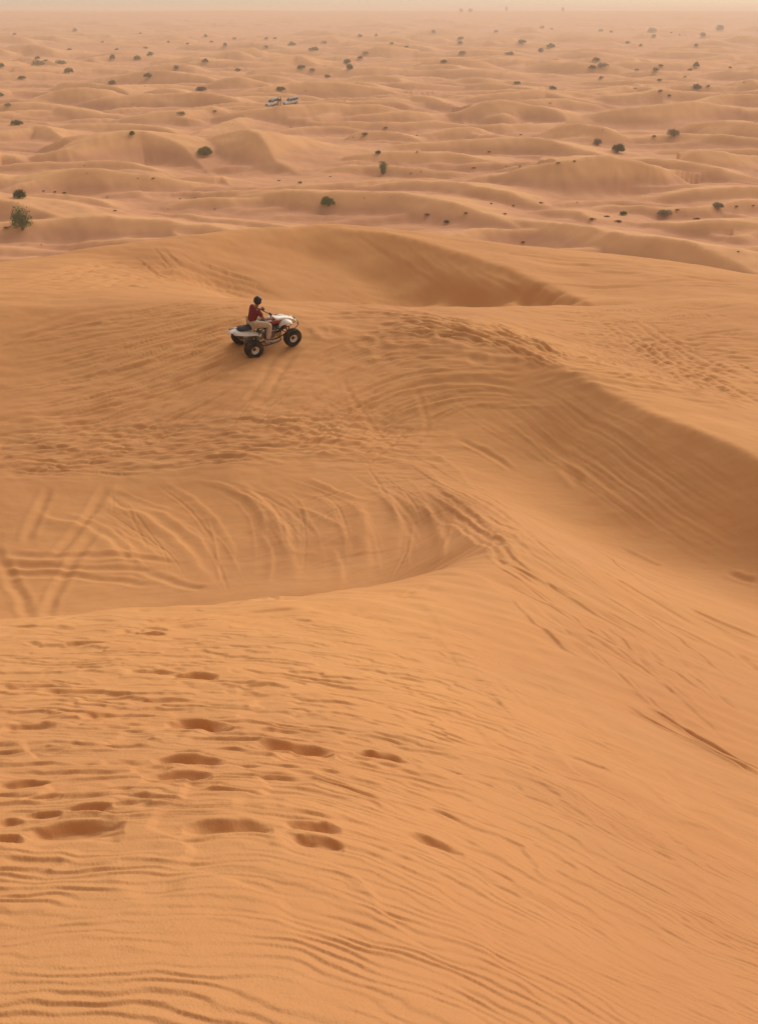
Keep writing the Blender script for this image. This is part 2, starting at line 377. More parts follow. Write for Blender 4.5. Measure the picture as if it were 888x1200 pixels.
# foreground: wind ripples, scalloped terraces, low mounds
i3 = int(np.searchsorted(RR, 16)); x = X[:i3]; y = Y[:i3]; u3, v3 = U[:i3], V[:i3]
rr3 = RR[:i3][:, None]
left = sstep(1.6, -.6, x - (y - 3) * .12)
tilt = .22 + .40 * (1 - left)
wy = y + tilt * x
wrp = 1.0 * noise(x / .5, y / .32, 81) + .65 * noise(x / .2, y / .13, 82) + .2 * noise(x / .07, y / .05, 93)
amp = (.35 + .65 * sstep(-.35, .35, noise(x / .9, y / .6, 83))) * (.5 + .6 * sstep(-.4, .2, noise(x / .24, y / .09, 94)))
D[:i3] += (.0082 * saw(-(wy / .055 + wrp)) * amp * (.5 + .5 * left) * sstep(6.5, 3.4, rr3))
D[:i3] += .016 * sstep(1.7, 3.4, rr3) * saw(-(wy / .17 + .8 * wrp + 1.2 * noise(x / 1.1, y / .8, 84))) * (.25 + .75 * sstep(-.45, .25, noise(x / .5, y / .22, 85))) * sstep(12, 6, rr3) * (.22 + .78 * left)
p2 = (.93 * x + .40 * y) / .47 + .9 * noise(x / .7, y / .9, 86) + .35 * noise(x / .2, y / .25, 87)
D[:i3] += .011 * saw(p2, .82) * sstep(9, 5, rr3) * (.4 + .6 * sstep(-.4, .3, noise(x / 1.2, y / 1.2, 88)))
D[:i3] += .013 * noise(x / .85, (y + .25 * x) / .20, 89) * sstep(-.1, .5, noise(x / 1.3, y / .7, 90)) * sstep(2.0, 3.0, rr3) * left
D[:i3] += .006 * noise((x + .5 * y) / .5, (y * .9 + .55 * x) / 1.5 , 91) * (1 - left) * sstep(2, 4, rr3)
D[:i3] += .024 * noise(x / .8, (y + .4 * x) / .38, 92) * sstep(2, 5, rr3)

D[:i3] += .012 * sstep(3, 6, rr3) * noise((x + .35 * y) / .45, (y - .35 * x) / 1.6, 95)
def local(pl, m):
    pl = np.array(pl); s = window(pl[:, 0].min() - m, pl[:, 0].max() + m, pl[:, 1].min() - m, pl[:, 1].max() + m)
    return slice(s[0].start, min(s[0].stop, i2)), s[1]
def stroke(pts, wd, amp, kind='groove', pix=True, ease=.25, gain=.5):
    """a tyre mark or sand streak; kind groove, ridge, rut (two wheels) or step"""
    pl = [hit(*p)[:2] for p in pts] if pix else pts
    pl = np.array(pl); L = np.linalg.norm(np.diff(pl, axis=0), axis=1)
    if L.max() > 9: return
    m = wd * 5; s = local(pl, m)
    if s[0].stop - s[0].start < 2 or s[1].stop - s[1].start < 2: return
    x, y = X[s], Y[s]
    xx = x + .5 * wd * noise(x / (wd * 6), y / (wd * 6), 101); yy = y + .5 * wd * noise(x / (wd * 6), y / (wd * 6), 102)
    sd_, t = polydist(xx, yy, pl)
    e = sstep(0, ease, t) * sstep(1, 1 - ease, t)
    if kind == 'groove': f = -np.exp(-(sd_ / wd) ** 2) + .45 * np.exp(-((np.abs(sd_) - 1.8 * wd) / (.8 * wd)) ** 2)
    elif kind == 'ridge': f = np.where(sd_ > 0, np.exp(-(sd_ / wd) ** 2), np.exp(-(sd_ / (2.2 * wd)) ** 2))
    elif kind == 'rut': f = -np.exp(-((np.abs(sd_) - 1.9 * wd) / (.8 * wd)) ** 2) + .35 * np.exp(-(sd_ / wd) ** 2) + .3 * np.exp(-((np.abs(sd_) - 3.6 * wd) / (.8 * wd)) ** 2)
    else: f = np.tanh(sd_ / (wd * .35)) * np.exp(-(np.abs(sd_) / (wd * 2.5)) ** 1.5)
    D[s] += amp * gain * e * f
def smooth(pts, n=6):
    q = np.array(pts, float); q = np.concatenate([2 * q[:1] - q[1:2], q, 2 * q[-1:] - q[-2:-1]]); out = []
    for i in range(1, len(q) - 2):
        for t in np.arange(0, 1, 1 / n):
            out.append(.5 * (2 * q[i] + (q[i + 1] - q[i - 1]) * t + (2 * q[i - 1] - 5 * q[i] + 4 * q[i + 1] - q[i + 2]) * t * t + (3 * q[i] - q[i - 1] - 3 * q[i + 1] + q[i + 2]) * t ** 3))
    out.append(q[-2]); return np.array(out)
# curved banks thrown up by the quad bikes in the hollow
for pts, wd, a in [
    ([(122,566),(130,590),(165,604),(200,628),(232,665),(262,700)], .16, .14), ([(150,590),(190,600),(230,632),(250,662)], .12, .09),
    ([(38,588),(55,608),(100,620),(135,650),(160,692)], .18, .13), ([(60,596),(110,612),(150,640),(176,690)], .10, .06),
    ([(262,560),(300,582),(328,618),(342,655),(348,690)], .18, .15), ([(215,560),(270,572),(306,602),(312,650)], .10, .07),
    ([(356,556),(375,566),(410,580),(440,588)], .10, .08), ([(410,580),(424,605),(428,640),(430,680)], .20, .13),
    ([(340,590),(375,605),(412,628)], .09, .07), ([(440,560),(460,590),(466,625),(462,672)], .14, .09),
    ([(470,585),(500,600),(520,640),(510,672)], .10, .07), ([(300,620),(318,650),(314,690)], .08, .05),
    ([(180,560),(215,575),(245,600),(270,640),(280,690)], .10, .06), ([(385,640),(398,660),(400,690)], .1, .06),
    ([(456,540),(500,552),(540,585)], .14, .08), ([(480,520),(530,545),(565,585)], .10, .05)]:
    stroke(smooth(pts), wd * .55, a, 'ridge', ease=.35, gain=.34)
for pts in [[(116,620),(80,670),(52,722)], [(60,570),(45,600),(30,640)], [(130,560),(100,610),(60,660)], [(-10,636),(20,690),(36,722)], [(0,650),(60,655),(130,655),(220,665)],
            [(0,672),(80,676),(190,690)], [(0,662),(90,668),(200,672)], [(160,670),(210,686),(240,690)]]:
    stroke(smooth(pts), .09, .05, 'groove', ease=.15)
# quad bike tracks over the big slope
for pts, wd, a, k in [
    ([(300,410),(240,440),(180,470),(90,500),(0,512)], .10, .05, 'rut'), ([(360,398),(330,420),(300,470),(230,520)], .10, .045, 'rut'),
    ([(560,432),(500,435),(440,452),(390,480),(350,500)], .09, .05, 'groove'), ([(620,455),(560,445),(500,448),(440,465)], .09, .06, 'groove'),
    ([(640,470),(560,455),(480,462),(400,480)], .08, .03, 'groove'), ([(0,490),(80,484),(160,470)], .10, .05, 'groove'), ([(0,505),(100,494),(190,480)], .08, .05, 'groove'),
    ([(0,520),(70,512),(180,512)], .08, .05, 'groove'), ([(270,350),(330,356),(430,354),(520,362)], .10, .05, 'rut'),
    ([(330,372),(420,368),(500,380),(560,400)], .12, .07, 'rut'), ([(400,365),(480,372),(560,388),(640,418)], .10, .08, 'rut'),
    ([(296,420),(262,436),(220,452),(160,470),(80,486)], .06, .09, 'groove'), ([(280,416),(246,430),(204,446),(150,462),(70,480)], .06, .09, 'groove'),
    ([(0,450),(100,432),(200,400),(262,372)], .12, .035, 'rut'), ([(0,400),(90,372),(200,356)], .12, .04, 'rut'),
    ([(480,440),(500,500),(470,540)], .07, .025, 'groove'), ([(400,440),(420,480),(450,520)], .07, .025, 'groove'),
    ([(720,380),(780,420),(840,450),(900,480)], .12, .07, 'rut'), ([(740,372),(800,410),(888,455)], .12, .06, 'rut'), ([(700,370),(740,400),(800,445),(850,470)], .1, .05, 'rut'),
    ([(640,412),(720,410),(800,406),(888,402)], .1, .05, 'rut'), ([(650,420),(740,424),(888,428)], .1, .06, 'groove'), ([(650,405),(740,400),(888,392)], .1, .04, 'groove'),
    ([(690,430),(760,436),(888,448)], .1, .05, 'groove'), ([(700,440),(790,456),(888,474)], .1, .06, 'rut'),
    ([(888,470),(840,474),(780,462)], .1, .05, 'groove'), ([(780,360),(830,362),(888,358)], .12, .04, 'groove')]:
    stroke(smooth(pts), wd, a, k)
# streaks following the flow of the slopes
def family(guides, count, wd, amp, kinds, length=(.15, .5), seed=1, spread=.25):
    g = [smooth(q, 8) for q in guides]; g = [np.stack([np.interp(np.linspace(0, 1, 41), np.linspace(0, 1, len(q)), q[:, k]) for k in (0, 1)], -1) for q in g]
    r = random.Random(seed)
    for _ in range(count):
        t = r.random() * (len(g) - 1); i = int(t); f = t - i; L = r.uniform(*length); a = r.uniform(-.05, 1 - L)
        tw = r.uniform(-spread, spread)
        pts = []
        for k in range(7):
            s_ = min(max(a + L * k / 6, 0), 1) * 40; j = min(int(s_), 39); ff = min(max(f + tw * (k / 6 - .5), 0), 1)
            q0 = g[i][j] + (g[i][j + 1] - g[i][j]) * (s_ - j); q1 = g[i + 1][j] + (g[i + 1][j + 1] - g[i + 1][j]) * (s_ - j)
            pts.append(q0 * (1 - ff) + q1 * ff)
        sc_ = r.uniform(.5, 1.5)
        stroke(pts, wd * r.uniform(.6, 1.5), amp * sc_, r.choice(kinds), ease=.4)
family([[(38,588),(70,610),(120,640),(150,690)], [(122,566),(170,604),(220,650),(250,700)], [(215,560),(280,590),(310,640),(320,690)], [(300,560),(370,590),(400,640),(410,688)], [(400,550),(450,580),(475,630),(480,676)], [(470,535),(520,570),(545,610),(540,655)]], 70, .03, .015, ['ridge', 'groove', 'ridge'], (.3, .9), seed=20, spread=.5)
family([[(500,520),(420,560),(330,600),(250,640)], [(540,600),(470,640),(380,660),(300,690)]], 18, .05, .018, ['groove', 'ridge'], (.2, .5), seed=21)
# right flank of the foreground dune
family([[(470,515),(600,590),(740,660),(888,730)], [(480,560),(600,640),(740,730),(888,830)], [(560,680),(660,760),(780,840),(900,930)]], 110, .035, .020, ['groove', 'step', 'ridge'], seed=2)
family([[(500,700),(600,790),(740,890),(900,1000)], [(470,740),(560,860),(700,990),(880,1110)]], 40, .05, .008, ['step', 'ridge', 'step'], seed=3, length=(.08, .2))
for pts, wd, a, k in [([(725,824),(790,862),(840,886),(900,915)], .035, .085, 'groove'), ([(745,822),(800,855),(850,882),(910,914)], .03, .070, 'groove'),
                      ([(532,514),(570,530),(606,552)], .08, .06, 'groove'), ([(545,575),(600,612),(640,650)], .07, .04, 'groove'), ([(500,560),(560,610),(615,668)], .08, .05, 'step'),
                      ([(800,710),(850,732),(900,750)], .07, .07, 'groove'), ([(830,745),(870,770),(900,790)], .07, .04, 'groove'), ([(720,640),(760,658),(775,664)], .08, .06, 'groove'),
                      ([(660,545),(680,572)], .10, .07, 'groove'), ([(850,672),(870,680),(890,684)], .1, .09, 'groove')]:
    stroke(smooth(pts), wd, a, k)
# dark slip face: slides running down it
family([[(625,432),(710,476),(800,530),(900,590)], [(590,445),(680,505),(780,580),(900,650)], [(550,465),(640,535),(750,615),(900,700)]], 150, .034, .007, ['groove', 'ridge', 'step'], (.3, .8), seed=4, spread=.1)
family([[(500,460),(560,500),(650,560),(760,640)], [(560,440),(640,490),(740,570),(880,680)]], 45, .05, .010, ['groove', 'ridge'], (.3, .7), seed=5)
# slope below the quad bike
family([[(0,400),(120,370),(250,352),(330,355)], [(0,470),(140,440),(260,400),(300,385)], [(0,560),(150,530),(260,480),(360,430)]], 210, .036, .030, ['groove', 'rut', 'step'], (.2, .7), seed=6)
family([[(250,500),(330,440),(420,400),(560,392)], [(330,530),(400,480),(500,440),(640,440)], [(430,545),(480,510),(560,480),(680,480)]], 150, .036, .028, ['groove', 'ridge', 'step'], (.2, .6), seed=7)
family([[(0,500),(150,500),(300,490),(450,470)], [(0,560),(150,555),(300,540),(450,520)]], 160, .035, .036, ['groove', 'step', 'groove'], (.08, .3), seed=8)
family([[(430,362),(520,368),(600,385),(680,425)], [(430,400),(520,396),(580,405),(660,440)]], 120, .04, .045, ['groove', 'ridge', 'rut'], (.12, .4), seed=9)
family([[(620,365),(720,362),(800,356),(888,352)], [(640,410),(740,410),(820,402),(888,395)], [(700,440),(780,450),(840,462),(900,480)]], 170, .04, .036, ['groove', 'rut', 'step'], (.12, .5), seed=10)
# second dune
family([[(150,300),(190,330),(250,345),(300,350)], [(200,280),(240,310),(300,330),(340,350)]], 90, .06, .035, ['groove', 'step'], (.3, .8), seed=12, spread=.15)
family([[(410,268),(450,300),(490,330),(520,356)], [(500,288),(540,318),(580,338),(610,356)], [(600,318),(630,335),(650,346),(670,354)]], 60, .09, .022, ['groove', 'ridge', 'step'], (.4, .9), seed=13, spread=.08)
family([[(560,285),(660,300),(780,310),(888,330)], [(680,350),(760,340),(820,335),(888,340)]], 24, .16, .06, ['groove', 'step'], (.2, .6), seed=14)
family([[(0,320),(120,300),(200,300),(240,290)], [(0,350),(120,338),(200,340),(260,345)]], 40, .14, .05, ['groove', 'rut'], (.2, .5), seed=15)
# the foot of the lip: sand poured over it
family([[(0,726),(150,714),(330,698),(520,676)], [(0,760),(150,750),(330,730),(520,710)]], 40, .05, .02, ['groove', 'step'], (.05, .2), seed=16)

# footprints: u, v of the dark far wall, width in pixels, depth factor
prints = [(230,792,56,1.),(235,850,78,1.15),(224,893,90,1.2),(208,911,80,.8),(345,878,100,1.1),(448,890,66,.8),(266,970,104,.85),(366,969,66,1.1),(372,988,64,1.),
          (510,988,66,1.),(90,972,112,.85),(138,842,84,.6),(36,856,60,.7),(52,936,44,1.),(30,922,60,.7),(108,950,50,.8),(158,947,44,.7),
          (310,806,56,.7),(175,742,44,.8),(98,755,60,.6),(40,806,90,.7),(100,812,110,.6),(8,985,50,1.),(52,958,46,.7),(14,966,30,.7),
          (180,790,60,.4),(330,858,60,.5),(420,866,40,.4),
          (476,795,40,.35),(540,848,36,.25),(690,895,50,.35),(180,737,36,.5),(212,748,34,.4),(60,757,40,.4),(195,820,70,.4)]
rf = random.Random(5)
for u, v, wpx, dep in prints:
    hx, hy, hz = hit(u, v); k = math.sqrt(hx * hx + hy * hy + hz * hz) / FPX
    A_ = wpx * k * .5; B_ = A_ * rf.uniform(.36, .5); dp = .038 * dep * min(1.3, max(.6, A_ / .13))
    s = local([(hx - A_ * 3, hy - B_ * 4), (hx + A_ * 3, hy + B_ * 4)], .05)
    x, y = X[s], Y[s]; an = rf.uniform(-.12, .12)
    x1 = x - hx + .12 * A_ * noise(x / A_ * 1.3, y / A_ * 1.3, 111); y1 = y - hy + .22 * B_ * noise(x / A_ * 1.6, y / A_ * 1.6, 112)
    a = (x1 * math.cos(an) + y1 * math.sin(an)) / A_; b = (y1 * math.cos(an) - x1 * math.sin(an))
    top = B_ * .62 * np.clip(1 - a * a, 0, 1) ** .75 * (1 - .25 * a * rf.uniform(-1, 1)) ; inside = (np.abs(a) < 1)
    wall = dp * .9                                      # run of the steep far wall
    q = (top - b)                                         # metres in front of the far edge
    f = np.where(q < 0, 0, np.where(q < wall, q / wall, np.clip(1 - (q - wall) / (B_ * 2.2), 0, 1) ** 1.2))
    wa = np.clip(1 - np.abs(a) ** 3, 0, 1)
    D[s] -= dp * f * wa * inside
    D[s] += dp * .35 * np.exp(-((b - top - .25 * B_) / (.45 * B_)) ** 2) * np.exp(-(a / .85) ** 4)      # pushed-up sand beyond
# scuffed prints on the crest by the quad bike
for _ in range(22):
    u = rf.gauss(490, 60); v = 398 + (u - 490) * .10 + rf.gauss(0, 9)
    hx, hy, hz = hit(u, v); A_ = rf.uniform(.12, .28)
    s = local([(hx - A_ * 3, hy - A_ * 3), (hx + A_ * 3, hy + A_ * 3)], .05)
    dd = ((X[s] - hx) ** 2 + ((Y[s] - hy) * .8) ** 2) / A_ ** 2
    D[s] += -.03 * np.exp(-dd) + .015 * np.exp(-(np.sqrt(dd) - 1.6) ** 2 * 4)
Z[:i2] += D
# ------------------------------------------------------------------ the land mesh
def build_land():
    co = np.stack([X, Y, Z + CAMZ], -1).reshape(-1, 3)
    idx = np.arange(nr * nc).reshape(nr, nc)
    q = np.stack([idx[:-1, :-1], idx[1:, :-1], idx[1:, 1:], idx[:-1, 1:]], -1).reshape(-1, 4)[:, ::-1]
    back = np.stack([idx[:-1, -1], idx[1:, -1], idx[1:, 0], idx[:-1, 0]], -1)[:, ::-1]   # close the ring behind
    q = np.concatenate([q, back])
    ctr = len(co); co = np.concatenate([co, [[0, 0, Z[0].mean() + CAMZ]]])
    tri = np.stack([np.full(nc, ctr), idx[0], np.roll(idx[0], -1)], -1)[:, ::-1]
    me = bpy.data.meshes.new('sand_dunes')
    me.vertices.add(len(co)); me.vertices.foreach_set('co', co.astype(np.float32).ravel())
    nl = q.size + tri.size
    me.loops.add(nl); me.loops.foreach_set('vertex_index', np.concatenate([q.ravel(), tri.ravel()]).astype(np.int32))
    me.polygons.add(len(q) + len(tri))
    ls = np.concatenate([np.arange(len(q)) * 4, q.size + np.arange(len(tri)) * 3]).astype(np.int32)
    me.polygons.foreach_set('loop_start', ls)
    me.update(calc_edges=True)
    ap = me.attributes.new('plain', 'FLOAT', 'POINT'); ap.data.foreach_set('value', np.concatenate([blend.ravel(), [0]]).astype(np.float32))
    at = me.attributes.new('paleness', 'FLOAT', 'POINT'); at.data.foreach_set('value', np.concatenate([PALENESS.ravel(), [.5]]).astype(np.float32))
    me.polygons.foreach_set('use_smooth', np.ones(len(me.polygons), bool))
    me.update()
    o = bpy.data.objects.new('sand_dunes', me); C.objects.link(o)
    return o

def new_mat(name, col=None, rough=.6, metal=0., spec=.3):
    m = bpy.data.materials.new(name); m.use_nodes = True; b = m.node_tree.nodes['Principled BSDF']
    if col: b.inputs['Base Color'].default_value = (*col, 1)
    b.inputs['Roughness'].default_value = rough; b.inputs['Metallic'].default_value = metal
    b.inputs['Specular IOR Level'].default_value = spec
    return m
def sand_material():
    m = new_mat('sand', rough=.95, spec=.08); t = m.node_tree; b = t.nodes['Principled BSDF']
    tc = t.nodes.new('ShaderNodeTexCoord')
    def nz(scale, det, ro=.5):
        n = t.nodes.new('ShaderNodeTexNoise'); n.inputs['Scale'].default_value = scale
        n.inputs['Detail'].default_value = det; n.inputs['Roughness'].default_value = ro
        t.links.new(tc.outputs['Object'], n.inputs['Vector']); return n
    def ramp(n, p0, p1):
        r = t.nodes.new('ShaderNodeMapRange'); r.inputs[1].default_value = p0; r.inputs[2].default_value = p1
        t.links.new(n.outputs['Fac'], r.inputs[0]); return r
    def mix(f, a, c, mode='MIX'):
        x = t.nodes.new('ShaderNodeMix'); x.data_type = 'RGBA'; x.blend_type = mode
        if isinstance(f, float): x.inputs[0].default_value = f
        else: t.links.new(f, x.inputs[0])
        for s, k in ((a, 6), (c, 7)):
            if isinstance(s, tuple): x.inputs[k].default_value = (*s, 1)
            else: t.links.new(s, x.inputs[k])
        return x.outputs[2]
    big = ramp(nz(.05, 4), .38, .62)
    fr = t.nodes.new('ShaderNodeAttribute'); fr.attribute_name = 'paleness'
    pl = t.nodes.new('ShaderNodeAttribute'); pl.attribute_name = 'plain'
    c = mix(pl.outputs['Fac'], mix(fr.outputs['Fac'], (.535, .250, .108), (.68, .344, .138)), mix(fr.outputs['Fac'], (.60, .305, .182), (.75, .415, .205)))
    c = mix(big.outputs[0], c, mix(.06, c, (.40, .18, .09)))
    mid = ramp(nz(.9, 5, .6), .4, .65)
    c = mix(mid.outputs[0], c, mix(.16, c, (.62, .38, .18)))
    md2 = ramp(nz(.22, 5, .65), .45, .7); c = mix(md2.outputs[0], c, mix(.14, c, (.34, .15, .08)))
    gr = ramp(nz(420, 2, .7), .3, .7)
    c = mix(.09, c, mix(gr.outputs[0], (.22, .10, .05), (.85, .60, .36)))
    t.links.new(c, b.inputs['Base Color'])
    n1 = nz(260, 3, .65); bm = t.nodes.new('ShaderNodeBump'); bm.inputs['Strength'].default_value = .35; bm.inputs['Distance'].default_value = .0022
    t.links.new(n1.outputs['Fac'], bm.inputs['Height'])
    n2 = nz(14, 5, .6); b2 = t.nodes.new('ShaderNodeBump'); b2.inputs['Strength'].default_value = .35; b2.inputs['Distance'].default_value = .012
    t.links.new(n2.outputs['Fac'], b2.inputs['Height']); t.links.new(bm.outputs[0], b2.inputs['Normal'])
    t.links.new(b2.outputs[0], b.inputs['Normal'])
    return m
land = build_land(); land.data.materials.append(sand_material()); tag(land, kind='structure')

# ------------------------------------------------------------------ haze
def build_haze():
    bm = bmesh.new(); bmesh.ops.create_cube(bm, size=1)
    me = bpy.data.meshes.new('haze'); 
    top = CAMZ + 6; bot = float(Z.min()) + CAMZ - 1
    for v in bm.verts:
        v.co = Vector((v.co.x * 29000, v.co.y * 29000, bot if v.co.z < 0 else top))
    bm.to_mesh(me); o = bpy.data.objects.new('haze', me); C.objects.link(o)
    m = bpy.data.materials.new('haze'); m.use_nodes = True; t = m.node_tree; t.nodes.clear()
    out = t.nodes.new('ShaderNodeOutputMaterial'); pv = t.nodes.new('ShaderNodeVolumePrincipled')
    pv.inputs['Color'].default_value = (.86, .79, .73, 1); pv.inputs['Density'].default_value = .00058
    pv.inputs['Anisotropy'].default_value = .25
    t.links.new(pv.outputs[0], out.inputs['Volume']); me.materials.append(m)
    tag(o, kind='stuff'); return o
build_haze()
#OBJECTS
# ------------------------------------------------------------------ object helpers
def link_mesh(name, bm, mat, parent=None, smooth=False, loc=None):
    me = bpy.data.meshes.new(name); bm.to_mesh(me); bm.free()
    if smooth:
        for p in me.polygons: p.use_smooth = True
    o = bpy.data.objects.new(name, me); C.objects.link(o)
    if mat: me.materials.append(mat)
    if parent: o.parent = parent
    if loc: o.location = loc
    return o
def empty(name, loc=(0, 0, 0)):
    o = bpy.data.objects.new(name, None); C.objects.link(o); o.location = loc; o.empty_display_size = .2; return o
def copy_tree(o, parent=None):
    c = o.copy(); C.objects.link(c); c.parent = parent
    for ch in [q for q in o.children]: copy_tree(ch, c)
    return c
def tube(bm, pts, r, n=10, cap=True):
    """a tube through points; r one radius or one for each point"""
    pts = [Vector(p) for p in pts]; rr = r if isinstance(r, (list, tuple)) else [r] * len(pts)
    rings = []; up = Vector((0, 0, 1)); prev = None
    for i, p in enumerate(pts):
        t = (pts[min(i + 1, len(pts) - 1)] - pts[max(i - 1, 0)]).normalized()
        a = t.cross(up) if abs(t.z) < .95 else t.cross(Vector((0, 1, 0)))
        if prev is not None:
            a = prev - t * prev.dot(t)
        a.normalize(); prev = a; b = t.cross(a)
        rings.append([bm.verts.new(p + (a * math.cos(2 * math.pi * k / n) + b * math.sin(2 * math.pi * k / n)) * rr[i]) for k in range(n)])
    for q, s_ in zip(rings[:-1], rings[1:]):
        for k in range(n): bm.faces.new((q[k], q[(k + 1) % n], s_[(k + 1) % n], s_[k]))
    if cap: bm.faces.new(rings[0][::-1]); bm.faces.new(rings[-1])
def curve(pts, n=5):
    q = [Vector(p) for p in pts]; q = [q[0] * 2 - q[1]] + q + [q[-1] * 2 - q[-2]]; out = []
    for i in range(1, len(q) - 2):
        for k in range(n):
            t = k / n
            out.append(.5 * (2 * q[i] + (q[i + 1] - q[i - 1]) * t + (2 * q[i - 1] - 5 * q[i] + 4 * q[i + 1] - q[i + 2]) * t * t + (3 * q[i] - q[i - 1] - 3 * q[i + 1] + q[i + 2]) * t ** 3))
    return out + [q[-2]]
def loft(bm, secs, n=16, pw=2.6):
    """skin through rounded-box sections (x, yc, zc, half width, half height)"""
    rings = []
    for x, yc, zc, hw, hh in secs:
        ring = []
        for k in range(n):
            a = 2 * math.pi * k / n; c_, s_ = math.cos(a), math.sin(a)
            ring.append(bm.verts.new((x, yc + hw * math.copysign(abs(c_) ** (2 / pw), c_), zc + hh * math.copysign(abs(s_) ** (2 / pw), s_))))
        rings.append(ring)
    for q, s_ in zip(rings[:-1], rings[1:]):
        for k in range(n): bm.faces.new((q[k], s_[k], s_[(k + 1) % n], q[(k + 1) % n]))
    bm.faces.new(rings[0]); bm.faces.new(rings[-1][::-1])
def box(bm, c, s, bev=0, rot=None):
    m = Matrix.Translation(c) @ (rot.to_4x4() if rot else Matrix()) @ Matrix.Diagonal((*s, 1))
    r = bmesh.ops.create_cube(bm, size=1, matrix=m)
    if bev: bmesh.ops.bevel(bm, geom=[e for e in {e for v in r['verts'] for e in v.link_edges}], offset=bev, segments=2, affect='EDGES')
def lathe_y(bm, prof, n=36, c=(0, 0, 0)):
    """profile (radius, y) turned about the y axis"""
    rings = [[bm.verts.new((c[0] + r * math.cos(2 * math.pi * k / n), c[1] + y, c[2] + r * math.sin(2 * math.pi * k / n))) for k in range(n)] for r, y in prof]
    for a, b in zip(rings[:-1], rings[1:]):
        for k in range(n): bm.faces.new((a[k], a[(k + 1) % n], b[(k + 1) % n], b[k]))
    return rings
def panel(bm, rows_, th_=.012):
    """a curved sheet with thickness through rows of points"""
    g = [[Vector(p) for p in r] for r in rows_]; nr_, nc_ = len(g), len(g[0])
    top = [[bm.verts.new(p) for p in r] for r in g]; bot = [[bm.verts.new(p - Vector((0, 0, th_))) for p in r] for r in g]
    for i in range(nr_ - 1):
        for j in range(nc_ - 1):
            bm.faces.new((top[i][j], top[i + 1][j], top[i + 1][j + 1], top[i][j + 1])); bm.faces.new((bot[i][j], bot[i][j + 1], bot[i + 1][j + 1], bot[i + 1][j]))
    for i in range(nr_ - 1):
        bm.faces.new((top[i][0], bot[i][0], bot[i + 1][0], top[i + 1][0])); bm.faces.new((top[i][-1], top[i + 1][-1], bot[i + 1][-1], bot[i][-1]))
    for j in range(nc_ - 1):
        bm.faces.new((top[0][j], top[0][j + 1], bot[0][j + 1], bot[0][j])); bm.faces.new((top[-1][j], bot[-1][j], bot[-1][j + 1], top[-1][j + 1]))

def worn(name, col, col2, rough=.5, metal=0., scale=6, spec=.4):
    """a colour with dust and wear worked into it"""
    m = new_mat(name, col, rough, metal, spec); t = m.node_tree; b = t.nodes['Principled BSDF']
    tc = t.nodes.new('ShaderNodeTexCoord'); n = t.nodes.new('ShaderNodeTexNoise'); n.inputs['Scale'].default_value = scale; n.inputs['Detail'].default_value = 6
    r = t.nodes.new('ShaderNodeMapRange'); r.inputs[1].default_value = .42; r.inputs[2].default_value = .68
    x = t.nodes.new('ShaderNodeMix'); x.data_type = 'RGBA'; x.inputs[6].default_value = (*col, 1); x.inputs[7].default_value = (*col2, 1)
    t.links.new(tc.outputs['Object'], n.inputs['Vector']); t.links.new(n.outputs['Fac'], r.inputs[0]); t.links.new(r.outputs[0], x.inputs[0]); t.links.new(x.outputs[2], b.inputs['Base Color'])
    return m
M = dict(
    rubber=worn('tyre_rubber', (.018, .018, .018), (.10, .07, .045), .85), rim=worn('rim_metal', (.80, .80, .79), (.62, .56, .48), .35, .1),
    white=worn('white_plastic', (.74, .74, .73), (.62, .54, .45), .35), navy=worn('seat_vinyl', (.02, .025, .06), (.06, .05, .05), .55),
    red=worn('red_trim', (.42, .03, .03), (.30, .05, .04), .4), frame=worn('dark_frame', (.03, .03, .033), (.10, .07, .05), .5, .3),
    alu=worn('cast_alloy', (.34, .34, .34), (.24, .19, .15), .45, .8), lens=new_mat('headlight_lens', (.75, .70, .42), .12, 0, .6),
    skin=new_mat('skin', (.30, .15, .09), .55), shirt=worn('maroon_cloth', (.155, .012, .020), (.20, .02, .028), .85, scale=18), khaki=worn('khaki_cloth', (.50, .41, .30), (.42, .33, .23), .9, scale=14),
    black=worn('black_helmet', (.012, .012, .014), (.04, .03, .025), .4), shoe=worn('grey_shoe', (.45, .43, .40), (.30, .24, .19), .7),
    carpaint=worn('car_paint', (.74, .75, .76), (.66, .62, .56), .25, scale=2), glass=new_mat('car_glass', (.03, .035, .045), .08, 0, .6),
    darkcloth=new_mat('dark_cloth', (.04, .03, .03), .9), grille=new_mat('grille', (.05, .05, .055), .5), redlens=new_mat('tail_lens', (.4, .02, .02), .3))

